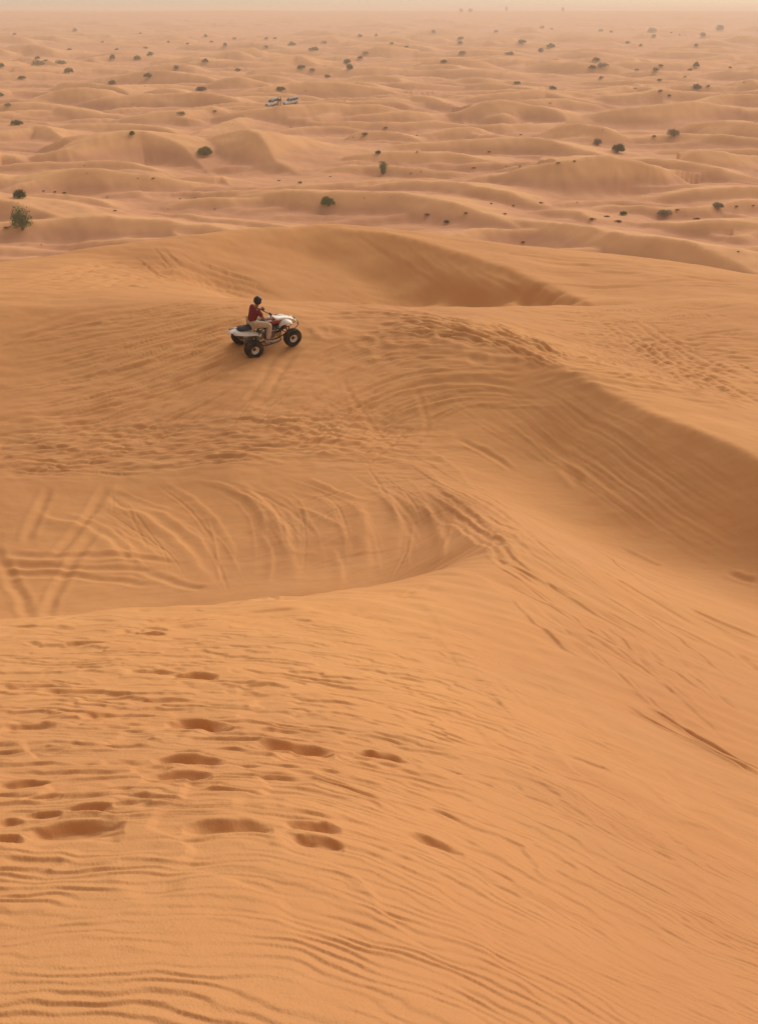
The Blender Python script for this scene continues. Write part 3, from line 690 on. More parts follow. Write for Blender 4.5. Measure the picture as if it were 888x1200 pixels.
# ------------------------------------------------------------------ quad bike (x forward, z up, rear axle above the origin)
def make_quad():
    q = empty('quad_bike')
    RW = .275
    def wheel(x, y, wd):
        sgn = 1 if y > 0 else -1
        bm = bmesh.new(); lathe_y(bm, [(.0, -.05), (.05, -.05), (.055, .02), (.035, .05), (0, .05)], 16); h = link_mesh('wheel', bm, M['frame'], q, True, (x, y, RW))
        bm = bmesh.new(); w2 = wd / 2
        prof = [(.125, -w2 * .82), (.15, -w2 * .96), (.20, -w2), (.245, -w2 * .92), (.262, -w2 * .72), (.266, -w2 * .3), (.267, w2 * .3), (.262, w2 * .72), (.245, w2 * .92), (.20, w2), (.15, w2 * .96), (.125, w2 * .82)]
        lathe_y(bm, prof, 40)
        for k in range(22):                                   # tread blocks
            a = 2 * math.pi * k / 22
            for yy, tw in ((-w2 * .72, .25), (-w2 * .25, -.2), (w2 * .25, .2), (w2 * .72, -.25)):
                aa = a + (.14 if abs(yy) < w2 * .5 else 0)
                rot = Matrix.Rotation(-aa, 3, 'Y') @ Matrix.Rotation(tw, 3, 'X')
                rad = .268 if abs(yy) < w2 * .5 else .260
                box(bm, (rad * math.cos(aa), yy, rad * math.sin(aa)), (.024, w2 * .36, .034), 0, rot)
        link_mesh('tyre', bm, M['rubber'], h, False)
        bm = bmesh.new(); o_ = sgn
        lathe_y(bm, [(.126, -w2 * .8), (.136, -w2 * .85), (.132, -w2 * .7), (.112, -w2 * .5), (.108, w2 * .3), (.112, w2 * .6), (.132, w2 * .7), (.136, w2 * .85), (.126, w2 * .8)], 32)
        lathe_y(bm, [(.0, o_ * w2 * .18), (.05, o_ * w2 * .22), (.085, o_ * w2 * .30), (.112, o_ * w2 * .42), (.11, o_ * w2 * .36), (.05, o_ * w2 * .1), (0, o_ * w2 * .1)], 32)
        for k in range(4):
            a = math.pi / 4 + k * math.pi / 2
            lathe_y(bm, [(0, o_ * w2 * .36), (.010, o_ * w2 * .36), (.010, o_ * w2 * .2)], 8, (.052 * math.cos(a), 0, .052 * math.sin(a)))
        link_mesh('rim', bm, M['rim'], h, True)
    wheel(0, -.44, .27); wheel(0, .44, .27); wheel(1.27, -.47, .20); wheel(1.27, .47, .20)
    # frame, arms, axle
    bm = bmesh.new()
    for s in (-1, 1):
        tube(bm, curve([(-.02, s * .12, .62), (.30, s * .13, .60), (.75, s * .13, .66), (1.10, s * .12, .60), (1.30, s * .11, .46)]), .017)
        tube(bm, curve([(.20, s * .13, .58), (.28, s * .14, .26), (.60, s * .14, .20), (1.0, s * .14, .20), (1.32, s * .12, .32), (1.34, s * .11, .46)]), .017)
        tube(bm, [(.62, s * .14, .21), (.72, s * .13, .64)], .015); tube(bm, [(1.02, s * .14, .21), (1.10, s * .12, .60)], .015)
    link_mesh('frame', bm, M['frame'], q, True)
    for s in (-1, 1):
        bm = bmesh.new()
        for z0, z1 in ((.22, .24), (.38, .36)):
            tube(bm, [(1.12, s * .13, z0), (1.27, s * .40, z1)], .013); tube(bm, [(1.36, s * .13, z0), (1.27, s * .40, z1)], .013)
        tube(bm, [(1.27, s * .40, .20), (1.27, s * .40, .40)], .022); tube(bm, [(1.27, s * .38, .275), (1.27, s * .46, .275)], .03)
        link_mesh('suspension_arm', bm, M['frame'], q, True)
        bm = bmesh.new(); a = Vector((1.24, s * .34, .28)); b = Vector((1.18, s * .14, .62))
        tube(bm, [a, b], .016)
        hel = []
        dr = (b - a); u_ = dr.cross(Vector((1, 0, 0))).normalized(); v_ = dr.normalized().cross(u_)
        for k in range(61):
            t = .18 + .7 * k / 60; an = 2 * math.pi * 6 * k / 60; hel.append(a + dr * t + (u_ * math.cos(an) + v_ * math.sin(an)) * .036)
        tube(bm, hel, .008, 6)
        link_mesh('shock_absorber', bm, M['red'], q, True)
    bm = bmesh.new(); tube(bm, [(0, -.40, .275), (0, .40, .275)], .024); lathe_y(bm, [(0, .05), (.10, .05), (.10, .06), (0, .06)], 28, (0, 0, .275))
    link_mesh('rear_axle', bm, M['alu'], q, True)
    bm = bmesh.new(); tube(bm, curve([(0, -.10, .275), (.25, -.09, .31), (.45, -.08, .33)]), [.045] * 11, 10); tube(bm, curve([(0, .10, .275), (.25, .09, .31), (.45, .08, .33)]), [.045] * 11, 10)
    tube(bm, [(.12, 0, .34), (.40, 0, .58)], .035); link_mesh('swing_arm', bm, M['alu'], q, True)
    # engine with cooling fins
    bm = bmesh.new(); box(bm, (.70, 0, .33), (.36, .24, .22), .03); box(bm, (.78, 0, .50), (.16, .17, .18), .015)
    for k in range(6): box(bm, (.78, 0, .43 + k * .027), (.21, .22, .009))
    lathe_y(bm, [(0, -.165), (.085, -.165), (.10, -.14), (.10, -.10)], 24, (.66, 0, .33)); lathe_y(bm, [(.09, .10), (.09, .15), (0, .155)], 24, (.78, 0, .32))
    link_mesh('engine', bm, M['alu'], q, False)
    bm = bmesh.new(); tube(bm, curve([(.88, -.05, .48), (.96, -.13, .46), (.86, -.19, .50), (.55, -.18, .54), (.25, -.19, .55)]), .021); tube(bm, curve([(.25, -.19, .55), (.18, -.19, .56), (-.12, -.20, .60), (-.20, -.20, .61)]), [.02] + [.048] * 14 + [.03])
    link_mesh('exhaust', bm, M['alu'], q, True)
    # foot rests with heel guards
    for s in (-1, 1):
        bm = bmesh.new()
        tube(bm, curve([(.28, s * .15, .27), (.30, s * .42, .27), (.45, s * .46, .27), (.80, s * .46, .28), (.92, s * .40, .30), (.94, s * .15, .28)], 6), .015)
        tube(bm, [(.58, s * .15, .28), (.58, s * .45, .28)], .018)
        for k in range(4): tube(bm, [(.34 + k * .05, s * .18, .262), (.34 + k * .05, s * .43, .262)], .006, 6)
        link_mesh('foot_rest', bm, M['frame'], q, True)
    # bodywork
    for s in (-1, 1):                                         # front fenders arching over the wheels
        rows_ = []
        for t, x, z, y1 in ((0, 1.0, .56, .19), (1, 1.03, .63, .22), (2, 1.09, .675, .27), (3, 1.17, .70, .315), (4, 1.26, .695, .34), (5, 1.33, .67, .335), (6, 1.38, .64, .31), (7, 1.41, .61, .28)):
            rows_.append([(x, s * yy, z + dz) for yy, dz in ((.10, .035), (.19, .03), (.10 + (y1 - .10) * .65, .01), (y1, -.02))][::s])
        bm = bmesh.new(); panel(bm, rows_); link_mesh('front_fender', bm, M['white'], q, True)
    for s in (-1, 1):                                         # rear fenders sweeping up to the tail
        rows_ = []
        for x, z, y1 in ((.34, .46, .22), (.30, .53, .245), (.23, .59, .27), (.12, .64, .29), (0, .675, .30), (-.14, .705, .29), (-.30, .74, .245), (-.48, .785, .17)):
            rows_.append([(x, s * yy, z + dz) for yy, dz in ((.115, .05), (.115 + (y1 - .115) * .4, .035), (.115 + (y1 - .115) * .75, .012), (y1, -.025))][::s])
        bm = bmesh.new(); panel(bm, rows_); link_mesh('rear_fender', bm, M['white'], q, True)
    bm = bmesh.new(); loft(bm, [(-.62, 0, .80, .05, .008), (-.46, 0, .775, .13, .020), (-.25, 0, .745, .135, .035), (-.05, 0, .715, .13, .04), (.05, 0, .70, .12, .03)]); link_mesh('tail_cover', bm, M['white'], q, True)
    bm = bmesh.new(); loft(bm, [(-.28, 0, .785, .08, .02), (-.22, 0, .79, .125, .04), (0, 0, .765, .14, .055), (.25, 0, .745, .13, .06), (.48, 0, .755, .115, .055), (.60, 0, .79, .09, .045), (.66, 0, .82, .06, .02)], 18); link_mesh('seat', bm, M['navy'], q, True)
    bm = bmesh.new(); loft(bm, [(.56, 0, .76, .10, .05), (.66, 0, .79, .135, .075), (.80, 0, .80, .155, .085), (.95, 0, .79, .14, .075), (1.10, 0, .755, .10, .045), (1.25, 0, .73, .095, .035), (1.40, 0, .68, .11, .035), (1.50, 0, .63, .10, .03), (1.54, 0, .61, .07, .02)], 18)
    tk = link_mesh('tank_cover', bm, M['white'], q, True)
    for s in (-1, 1):                                         # coloured side flashes
        bm = bmesh.new(); panel(bm, [[(.58, s * .125, .80), (.58, s * .15, .735)][::s], [(.78, s * .165, .82), (.78, s * .178, .74)][::s], [(.96, s * .15, .79), (.96, s * .165, .72)][::s], [(1.06, s * .13, .75), (1.06, s * .14, .70)][::s]], .006)
        link_mesh('side_stripe', bm, M['red'], tk, False)
        bm = bmesh.new(); panel(bm, [[(.48, s * .135, .70), (.48, s * .14, .62)][::s], [(.72, s * .185, .735), (.72, s * .19, .66)][::s], [(.92, s * .20, .72), (.92, s * .20, .65)][::s]], .006)
        link_mesh('side_panel', bm, M['navy'], q, False)
    # nose, headlights, bumper
    for s in (-1, 1):
        bm = bmesh.new(); bmesh.ops.create_uvsphere(bm, u_segments=16, v_segments=10, radius=1, matrix=Matrix.Translation((1.53, s * .13, .60)) @ Matrix.Diagonal((.05, .062, .048, 1)))
        link_mesh('headlight', bm, M['lens'], q, True)
    bm = bmesh.new()
    for s in (-1, 1): tube(bm, curve([(1.34, s * .10, .30), (1.56, s * .11, .33), (1.66, s * .12, .44), (1.64, s * .12, .56)]), .014)
    tube(bm, [(1.66, -.12, .44), (1.66, .12, .44)], .014); tube(bm, [(1.64, -.12, .56), (1.64, .12, .56)], .014)
    link_mesh('front_bumper', bm, M['alu'], q, True)
    bm = bmesh.new()
    for s in (-1, 1): tube(bm, curve([(-.02, s * .10, .60), (-.30, s * .12, .60), (-.40, s * .13, .68)]), .012)
    tube(bm, [(-.40, -.13, .68), (-.40, .13, .68)], .012); link_mesh('grab_bar', bm, M['alu'], q, True)
    # steering
    bm = bmesh.new(); tube(bm, [(1.02, 0, .62), (.80, 0, .96)], .02)
    tube(bm, curve([(.70, -.36, .985), (.72, -.22, .985), (.80, -.10, .955), (.80, .10, .955), (.72, .22, .985), (.70, .36, .985)]), .012); box(bm, (.82, 0, .975), (.07, .13, .05), .015)
    hb = link_mesh('handlebar', bm, M['frame'], q, True)
    for s in (-1, 1):
        bm = bmesh.new(); tube(bm, [(.70, s * .375, .985), (.715, s * .25, .985)], .018); link_mesh('grip', bm, M['rubber'], hb, True)
        bm = bmesh.new(); tube(bm, curve([(.74, s * .22, .985), (.79, s * .27, .975), (.78, s * .36, .965)]), .007, 6); link_mesh('brake_lever', bm, M['alu'], hb, True)
    return q

# ------------------------------------------------------------------ skinned figures
def skinned(name, verts, edges, radii, mat, parent=None, levels=2, root=0):
    me = bpy.data.meshes.new(name); me.from_pydata([Vector(v) for v in verts], edges, [])
    o = bpy.data.objects.new(name, me); C.objects.link(o)
    mo = o.modifiers.new('s', 'SKIN'); mo.use_smooth_shade = True; mo.branch_smoothing = .4
    sv = me.skin_vertices[0].data
    for i, r in enumerate(radii):
        sv[i].radius = (r, r) if not isinstance(r, tuple) else r; sv[i].use_root = (i == root)
    sb = o.modifiers.new('u', 'SUBSURF'); sb.levels = levels; sb.render_levels = levels
    dg = bpy.context.evaluated_depsgraph_get(); m2 = bpy.data.meshes.new_from_object(o.evaluated_get(dg))
    bpy.data.objects.remove(o); m2.name = name
    for p in m2.polygons: p.use_smooth = True
    o = bpy.data.objects.new(name, m2); C.objects.link(o); m2.materials.clear(); m2.materials.append(mat)
    if parent: o.parent = parent
    return o
def chains(J, ch):
    """named joints -> verts, edges, radii"""
    names = []; 
    for c_ in ch:
        for n_ in c_:
            if n_ not in names: names.append(n_)
    ed = {tuple(sorted((names.index(a), names.index(b)))) for c_ in ch for a, b in zip(c_[:-1], c_[1:])}
    return [J[n_][0] for n_ in names], list(ed), [J[n_][1] for n_ in names]
def make_rider():
    J = {'pel': ((.22, 0, .90), .10), 'spi': ((.26, 0, 1.04), .075), 'che': ((.34, 0, 1.19), .07), 'nek': ((.40, 0, 1.325), .052), 'hd0': ((.43, 0, 1.40), .060), 'hd1': ((.455, 0, 1.46), .082), 'hd2': ((.455, 0, 1.515), .072)}
    for s, k in ((-1, 'r'), (1, 'l')):
        J.update({k + 'sh': ((.36, s * .17, 1.255), .058), k + 'el': ((.47, s * .27, 1.03), .040), k + 'wr': ((.655, s * .30, 1.015), .027), k + 'ha': ((.70, s * .305, 1.012), .030),
                  k + 'hi': ((.25, s * .10, .885), .088), k + 'kn': ((.62, s * .24, .80), .060), k + 'an': ((.52, s * .29, .40), .042), k + 'he': ((.50, s * .29, .335), .04), k + 'to': ((.68, s * .31, .315), .035)})
    ch = [('pel', 'spi', 'che', 'nek', 'hd0', 'hd1', 'hd2')]
    for k in 'rl': ch += [('che', k + 'sh', k + 'el', k + 'wr', k + 'ha'), ('pel', k + 'hi', k + 'kn', k + 'an', k + 'he', k + 'to')]
    v, e, r = chains(J, ch); body = skinned('person', v, e, r, M['skin'])
    # face and fingers joined into the body mesh
    bm = bmesh.new(); bm.from_mesh(body.data)
    bmesh.ops.create_uvsphere(bm, u_segments=8, v_segments=6, radius=1, matrix=Matrix.Translation((.542, 0, 1.445)) @ Matrix.Diagonal((.018, .014, .025, 1)))
    for s in (-1, 1):
        bmesh.ops.create_uvsphere(bm, u_segments=8, v_segments=6, radius=1, matrix=Matrix.Translation((.455, s * .082, 1.445)) @ Matrix.Diagonal((.018, .010, .03, 1)))
        for f in range(4):
            y0 = s * (.272 + f * .024); L = (.9, 1.05, 1., .8)[f]
            tube(bm, curve([(.690, y0, 1.020), (.725, y0, 1.022 + .004 * L), (.742 + .004 * L, y0, .995), (.730, y0, .966), (.702, y0, .960)], 3), [.0095] * 8 + [.0085] * 5, 7)
        tube(bm, curve([(.672, s * .268, 1.005), (.680, s * .250, .980), (.705, s * .248, .962)], 3), [.011] * 4 + [.009] * 3, 7)
    bm.to_mesh(body.data); bm.free()
    for p in body.data.polygons: p.use_smooth = True
    # shirt with short sleeves
    S = dict(J); S.update({'pel': ((.21, 0, .90), (.155, .125)), 'spi': ((.255, 0, 1.04), (.15, .125)), 'che': ((.335, 0, 1.19), (.175, .135)), 'nek': ((.392, 0, 1.295), .066)})
    for s, k in ((-1, 'r'), (1, 'l')): S.update({k + 'sh': ((.36, s * .175, 1.25), .078), k + 'sl': ((.425, s * .236, 1.12), .062)})
    v, e, r = chains(S, [('pel', 'spi', 'che', 'nek'), ('che', 'rsh', 'rsl'), ('che', 'lsh', 'lsl')]); skinned('shirt', v, e, r, M['shirt'], body)
    T = dict(J); T.update({'pel': ((.215, 0, .875), (.14, .125)), 'rhi': ((.27, -.11, .875), .105), 'lhi': ((.27, .11, .875), .105)})
    for s, k in ((-1, 'r'), (1, 'l')): T.update({k + 'kn': ((.625, s * .24, .80), .084), k + 'md': ((.575, s * .265, .60), .075), k + 'an': ((.525, s * .29, .42), .062)})
    v, e, r = chains(T, [('pel', 'rhi', 'rkn', 'rmd', 'ran'), ('pel', 'lhi', 'lkn', 'lmd', 'lan')]); skinned('trousers', v, e, r, M['khaki'], body)
    for s in (-1, 1):
        bm = bmesh.new(); loft(bm, [(.44, s * .29, .345, .035, .05), (.48, s * .29, .35, .045, .065), (.56, s * .295, .335, .048, .05), (.64, s * .305, .325, .05, .04), (.72, s * .31, .32, .042, .03), (.745, s * .312, .315, .02, .015)], 14); link_mesh('shoe', bm, M['shoe'], body, True)
    bm = bmesh.new(); bmesh.ops.create_uvsphere(bm, u_segments=24, v_segments=16, radius=1, matrix=Matrix.Translation((.448, 0, 1.475)) @ Matrix.Diagonal((.117, .104, .118, 1)))
    bmesh.ops.delete(bm, geom=[f for f in bm.faces if f.calc_center_median().x > .515 and f.calc_center_median().z < 1.50], context='FACES')
    bmesh.ops.solidify(bm, geom=bm.faces[:], thickness=.012)
    link_mesh('helmet', bm, M['black'], body, True)
    return body

def frame_at(x, y, heading, half=.6, lat=.45):
    """pose on the land: heading (x, y), pitch and roll from the wheels' four points"""
    h = Vector((heading[0], heading[1])).normalized(); l = Vector((-h.y, h.x)); c0 = Vector((x, y))
    def g(a, b):
        p = c0 + h * a + l * b; return Vector((p.x, p.y, ground(p.x, p.y) + CAMZ))
    rl, rr_, fl, fr = g(0, lat), g(0, -lat), g(half * 2, lat), g(half * 2, -lat)
    fwd = ((fl + fr) - (rl + rr_)).normalized(); left_ = ((rl + fl) - (rr_ + fr)).normalized(); up = fwd.cross(left_).normalized(); left_ = up.cross(fwd)
    m = Matrix((fwd, left_, up)).transposed().to_4x4(); m.translation = (rl + rr_) / 2
    return m
QUAD_M = None
def place_quad():
    qb = make_quad(); rd = make_rider()
    hx, hy, hz = hit(290.5, 408.5)
    hd = Vector((.86, .51)).normalized()
    m = frame_at(hx, hy, hd, .57, .40)
    # nose up a little more, as in the photograph: the front wheels climb the rut
    m.translation -= Vector((0, 0, .03))
    m = m @ Matrix.Rotation(R(-2.5), 4, 'Y') @ Matrix.Scale(.87, 4); qb.matrix_world = m; rd.matrix_world = m @ Matrix.Translation((-.055, 0, -.105)) @ Matrix.Scale(1.12, 4)
    tag(qb, 'white quad bike with knobbly black tyres climbing the dune crest', 'quad bike')
    tag(rd, 'rider in maroon shirt, khaki trousers and black helmet astride the quad bike', 'person')
place_quad()

# ------------------------------------------------------------------ parked off-road cars and two people far below
def make_car():
    c = empty('parked_car')
    bm = bmesh.new()
    loft(bm, [(-2.35, 0, .85, .84, .30), (-2.25, 0, .86, .92, .40), (-1.2, 0, .86, .95, .42), (0, 0, .86, .96, .42), (1.2, 0, .85, .95, .40), (2.0, 0, .80, .92, .34), (2.32, 0, .74, .85, .26), (2.38, 0, .72, .78, .20)], 24, 5)
    bmesh.ops.bevel(bm, geom=[], offset=0)
    link_mesh('body', bm, M['carpaint'], c, True)
    bm = bmesh.new(); loft(bm, [(-2.22, 0, 1.50, .70, .28), (-2.0, 0, 1.55, .74, .33), (-.8, 0, 1.57, .76, .34), (.35, 0, 1.56, .75, .33), (.75, 0, 1.42, .74, .20), (1.15, 0, 1.26, .74, .05)], 24, 6); cab = link_mesh('cabin', bm, M['glass'], c, True)
    bm = bmesh.new(); loft(bm, [(-2.15, 0, 1.875, .66, .03), (-1.9, 0, 1.90, .70, .045), (-.5, 0, 1.915, .72, .05), (.3, 0, 1.905, .71, .045), (.48, 0, 1.87, .66, .03)], 20, 5); link_mesh('roof', bm, M['carpaint'], c, True)
    for s in (-1, 1):
        for a, b in (((.45, s * .70, 1.86), (1.15, s * .78, 1.24)), ((-.35, s * .765, 1.88), (-.38, s * .80, 1.24)), ((-1.35, s * .765, 1.88), (-1.38, s * .80, 1.24)), ((-2.1, s * .71, 1.87), (-2.22, s * .78, 1.20))): bm = bmesh.new(); tube(bm, [a, b], .05, 8); link_mesh('pillar', bm, M['carpaint'], c, True)
    bm = bmesh.new()
    for s in (-1, 1): tube(bm, [(-1.9, s * .60, 2.0), (.2, s * .60, 2.0)], .025, 8)
    for x in (-1.8, -1.1, -.4, .1): tube(bm, [(x, -.60, 2.0), (x, .60, 2.0)], .018, 6)
    link_mesh('roof_rack', bm, M['grille'], c, True)
    for x in (-1.45, 1.45):
        for s in (-1, 1):
            bm = bmesh.new(); lathe_y(bm, [(.22, -.12), (.36, -.13), (.39, -.09), (.39, .09), (.36, .13), (.22, .12)], 28); wh = link_mesh('wheel', bm, M['rubber'], c, True, (x, s * .86, .39))
            bm = bmesh.new(); lathe_y(bm, [(0, s * .09), (.08, s * .10), (.18, s * .07), (.22, s * .12)], 20); link_mesh('rim', bm, M['rim'], wh, True)
    for s in (-1, 1):
        bm = bmesh.new(); box(bm, (2.30, s * .68, .92), (.14, .28, .17), .03); link_mesh('headlight', bm, M['rim'], c, False)
        bm = bmesh.new(); box(bm, (-2.32, s * .80, 1.02), (.10, .14, .34), .02); link_mesh('tail_light', bm, M['redlens'], c, False)
        bm = bmesh.new(); box(bm, (.85, s * 1.05, 1.28), (.12, .20, .16), .03); link_mesh('wing_mirror', bm, M['carpaint'], c, False)
    bm = bmesh.new(); box(bm, (2.36, 0, .90), (.06, 1.0, .20), .02); box(bm, (2.36, 0, .55), (.16, 1.7, .22), .04); link_mesh('front_grille', bm, M['grille'], c, False)
    return c
def place_car(c, u, v, ang):
    hx, hy, hz = hit(u, v); hd = (math.cos(ang), math.sin(ang))
    m = frame_at(hx - hd[0] * 1.45, hy - hd[1] * 1.45, hd, 1.45, .86)
    m.translation += m.to_3x3() @ Vector((1.45, 0, -.05)); c.matrix_world = m @ Matrix.Scale(.72, 4)
car1 = make_car(); car2 = copy_tree(car1)
place_car(car1, 319.5, 124, R(228)); place_car(car2, 341, 121, R(212))
tag(car1, 'white off-road car parked on the plain, left one of the pair, nose towards us', 'car', 'off-road cars parked on the plain')
tag(car2, 'white off-road car parked on the plain, right one of the pair, seen side on', 'car', 'off-road cars parked on the plain')
def make_bystander(arm):
    J = {'pel': ((0, 0, .95), .12), 'spi': ((0, 0, 1.12), .12), 'che': ((.01, 0, 1.34), .14), 'nek': ((.02, 0, 1.50), .055), 'hd0': ((.03, 0, 1.58), .07), 'hd1': ((.03, 0, 1.68), .085)}
    for s, k in ((-1, 'r'), (1, 'l')):
        J.update({k + 'sh': ((0, s * .18, 1.42), .06), k + 'el': ((.03 + arm, s * .25, 1.14), .045), k + 'wr': ((.14 + arm, s * .22, .94), .03), k + 'ha': ((.17 + arm, s * .22, .86), .03),
                  k + 'hi': ((0, s * .10, .90), .09), k + 'kn': ((.03, s * .12, .50), .065), k + 'an': ((0, s * .13, .10), .045), k + 'to': ((.16, s * .14, .04), .04)})
    ch = [('pel', 'spi', 'che', 'nek', 'hd0', 'hd1')]
    for k in 'rl': ch += [('che', k + 'sh', k + 'el', k + 'wr', k + 'ha'), ('pel', k + 'hi', k + 'kn', k + 'an', k + 'to')]
    v, e, r = chains(J, ch); b = skinned('person', v, e, r, M['skin'], levels=1)
    S = dict(J); S.update({'pel': (J['pel'][0], .15), 'spi': (J['spi'][0], .15), 'che': (J['che'][0], .17), 'nek': ((.02, 0, 1.47), .07)})
    for k in 'rl': S[k + 'sh'] = (J[k + 'sh'][0], .08); S[k + 'el'] = (J[k + 'el'][0], .06); S[k + 'wr'] = (J[k + 'wr'][0], .045)
    v, e, r = chains(S, [('pel', 'spi', 'che', 'nek'), ('che', 'rsh', 'rel', 'rwr'), ('che', 'lsh', 'lel', 'lwr')]); skinned('shirt', v, e, r, M['darkcloth'], b, 1)
    T = dict(J); T.update({'pel': (J['pel'][0], .14)})
    for k in 'rl': T[k + 'hi'] = (J[k + 'hi'][0], .105); T[k + 'kn'] = (J[k + 'kn'][0], .085); T[k + 'an'] = (J[k + 'an'][0], .07)
    v, e, r = chains(T, [('pel', 'rhi', 'rkn', 'ran'), ('pel', 'lhi', 'lkn', 'lan')]); skinned('trousers', v, e, r, M['khaki'], b, 1)
    bm = bmesh.new(); bmesh.ops.create_uvsphere(bm, u_segments=12, v_segments=8, radius=1, matrix=Matrix.Translation((.015, 0, 1.72)) @ Matrix.Diagonal((.11, .10, .09, 1))); link_mesh('hair', bm, M['black'], b, True)
    return b
for u, v, an, arm, lab in ((326.6, 124.6, 4.2, 0, 'person in dark top standing beside the left parked car'), (329.2, 124.2, 2.6, .05, 'person in dark top standing nearer the right parked car')):
    p = make_bystander(arm); hx, hy, hz = hit(u, v); p.location = (hx, hy, ground(hx, hy) + CAMZ); p.rotation_euler = (0, 0, an); tag(p, lab, 'person', 'people standing between the cars')

# ------------------------------------------------------------------ desert shrubs
def leaf_mat(name, a, b):
    m = worn(name, a, b, .85, scale=5, spec=.1); return m
ML = {'G': leaf_mat('green_foliage', (.15, .205, .075), (.20, .25, .10)), 'B': leaf_mat('bright_foliage', (.21, .24, .08), (.26, .28, .11)), 'D': leaf_mat('dark_foliage', (.135, .165, .09), (.18, .20, .11)),
      'Y': leaf_mat('grey_foliage', (.34, .31, .22), (.40, .35, .26)), 'T': leaf_mat('dry_twigs', (.33, .19, .12), (.42, .26, .17)), 'W': leaf_mat('shrub_wood', (.24, .17, .11), (.30, .22, .15))}
def shrub(kind, shape, seed, n, detailed=True):
    """unit shrub, 1 m wide; shape dome, broom, flat or twigs"""
    r = random.Random(seed); root = None
    bm = bmesh.new()
    lobes = [(r.uniform(-.26, .26), r.uniform(-.26, .26), r.uniform(.6, 1.15)) for _ in range(7)]
    if shape == 'bushy': lobes = [(a * .6, b * .6, c * 1.15) for a, b, c in lobes]
    H = {'bushy': 1.3, 'dome': .66, 'broom': 1.0, 'flat': .42, 'twigs': .5}[shape]
    for _ in range(n):
        lx, ly, ls = r.choice(lobes)
        a = r.uniform(0, 2 * math.pi); el = math.asin(r.uniform(0, 1)); rad = r.uniform(.35, 1.) ** .5 * .27 * ls
        if shape == 'broom':
            z = r.random() ** .8 * H * ls * .9; rr_ = .10 + .22 * z / H; p = Vector((lx * (.6 + .7 * z) + r.gauss(0, rr_ * .45), ly * (.6 + .7 * z) + r.gauss(0, rr_ * .45), z + .02))
            d = Vector((lx * 1.2 + r.gauss(0, .3), ly * 1.2 + r.gauss(0, .3), 1)).normalized(); L = r.uniform(.07, .15); wd = .010
        else:
            p = Vector((lx + rad * math.cos(a) * math.cos(el), ly + rad * math.sin(a) * math.cos(el), H * (.08 + .62 * rad / .27 * math.sin(el) / 1.0 + r.uniform(0, .12))))
            d = Vector((p.x * 1.6 + r.gauss(0, .35), p.y * 1.6 + r.gauss(0, .35), r.uniform(.1, 1))).normalized(); L = r.uniform(.05, .11); wd = .016
        if shape == 'twigs': L *= 1.5; wd = .008
        if not detailed: L *= 1.7; wd *= 2.6
        s_ = d.cross(Vector((r.gauss(0, 1), r.gauss(0, 1), r.gauss(0, 1)))).normalized() * wd
        v = [bm.verts.new(p - s_ * .5), bm.verts.new(p + s_ * .5), bm.verts.new(p + d * L * .6 + s_), bm.verts.new(p + d * L), bm.verts.new(p + d * L * .6 - s_)]
        bm.faces.new(v)
    if not detailed: return link_mesh('desert_shrub' if shape != 'twigs' else 'dry_twigs', bm, ML[kind])
    root = empty('desert_shrub' if shape != 'twigs' else 'dry_twigs')
    link_mesh('foliage' if shape != 'twigs' else 'twig_tips', bm, ML[kind], root)
    bm = bmesh.new()
    for _ in range(26 if shape != 'twigs' else 44):
        a = r.uniform(0, 6.3); t = r.uniform(.15, 1); e = Vector((math.cos(a) * .42 * t, math.sin(a) * .42 * t, H * r.uniform(.35, .85)))
        if shape in ('flat', 'twigs'): e.z *= .7
        mid = e * .5 + Vector((r.gauss(0, .03), r.gauss(0, .03), r.uniform(0, .05)))
        tube(bm, [(r.gauss(0, .03), r.gauss(0, .03), -.03), mid, e], [.012, .007, .003], 5)
    link_mesh('stems', bm, ML['W'] if shape != 'twigs' else ML['T'], root)
    return root
# u, v of the middle, width in pixels, kind, shape, label
key = [
 (27, 269, 27, 'G', 'bushy', 'tall green bushy shrub near the left edge, largest in the picture'),
 (23, 232, 20, 'D', 'dome', 'dark green round shrub just above the tall bushy one, left edge'),
 (385, 241, 20, 'G', 'dome', 'rounded green shrub on the flat sand just beyond the second dune'),
 (239, 181, 28, 'B', 'flat', 'wide bright green shrub beside the sunlit dune peak'),
 (723, 178, 18, 'D', 'dome', 'dark green half-round shrub, larger of the pair on the right'),
 (700, 169, 13, 'Y', 'dome', 'pale grey-green shrub beside the dark half-round one on the right'),
 (449, 204, 14, 'G', 'broom', 'green shrub at the left end of the low brown mound, picture centre'),
 (20, 146, 16, 'G', 'flat', 'green shrub on the crest by the left edge, level with the far dune peaks'),
 (789, 159, 14, 'Y', 'dome', 'grey-green shrub right of the dark half-round one, under the big right dune'),
 (523, 261, 15, 'D', 'twigs', 'dark scraggly dead bush on the sand beyond the second dune'),
 (352, 215, 11, 'Y', 'twigs', 'grey tangle of dry twigs at the foot of the sunlit peak'),
 (329, 106, 12, 'G', 'flat', 'olive shrub directly behind the parked cars'),
 (236, 106, 13, 'D', 'flat', 'dark green shrub left of the parked cars, alone on its slope'),
 (410, 81, 12, 'D', 'dome', 'dark shrub, lower and larger of the touching pair beyond the cars'),
 (406, 74, 10, 'D', 'dome', 'dark shrub, upper of the touching pair beyond the cars'),
 (155, 158, 9, 'G', 'dome', 'small green shrub on the crest of the long left dune'),
 (425, 357.5, 24, 'T', 'twigs', 'reddish dry twigs lying on the near crest right of the quad bike')]
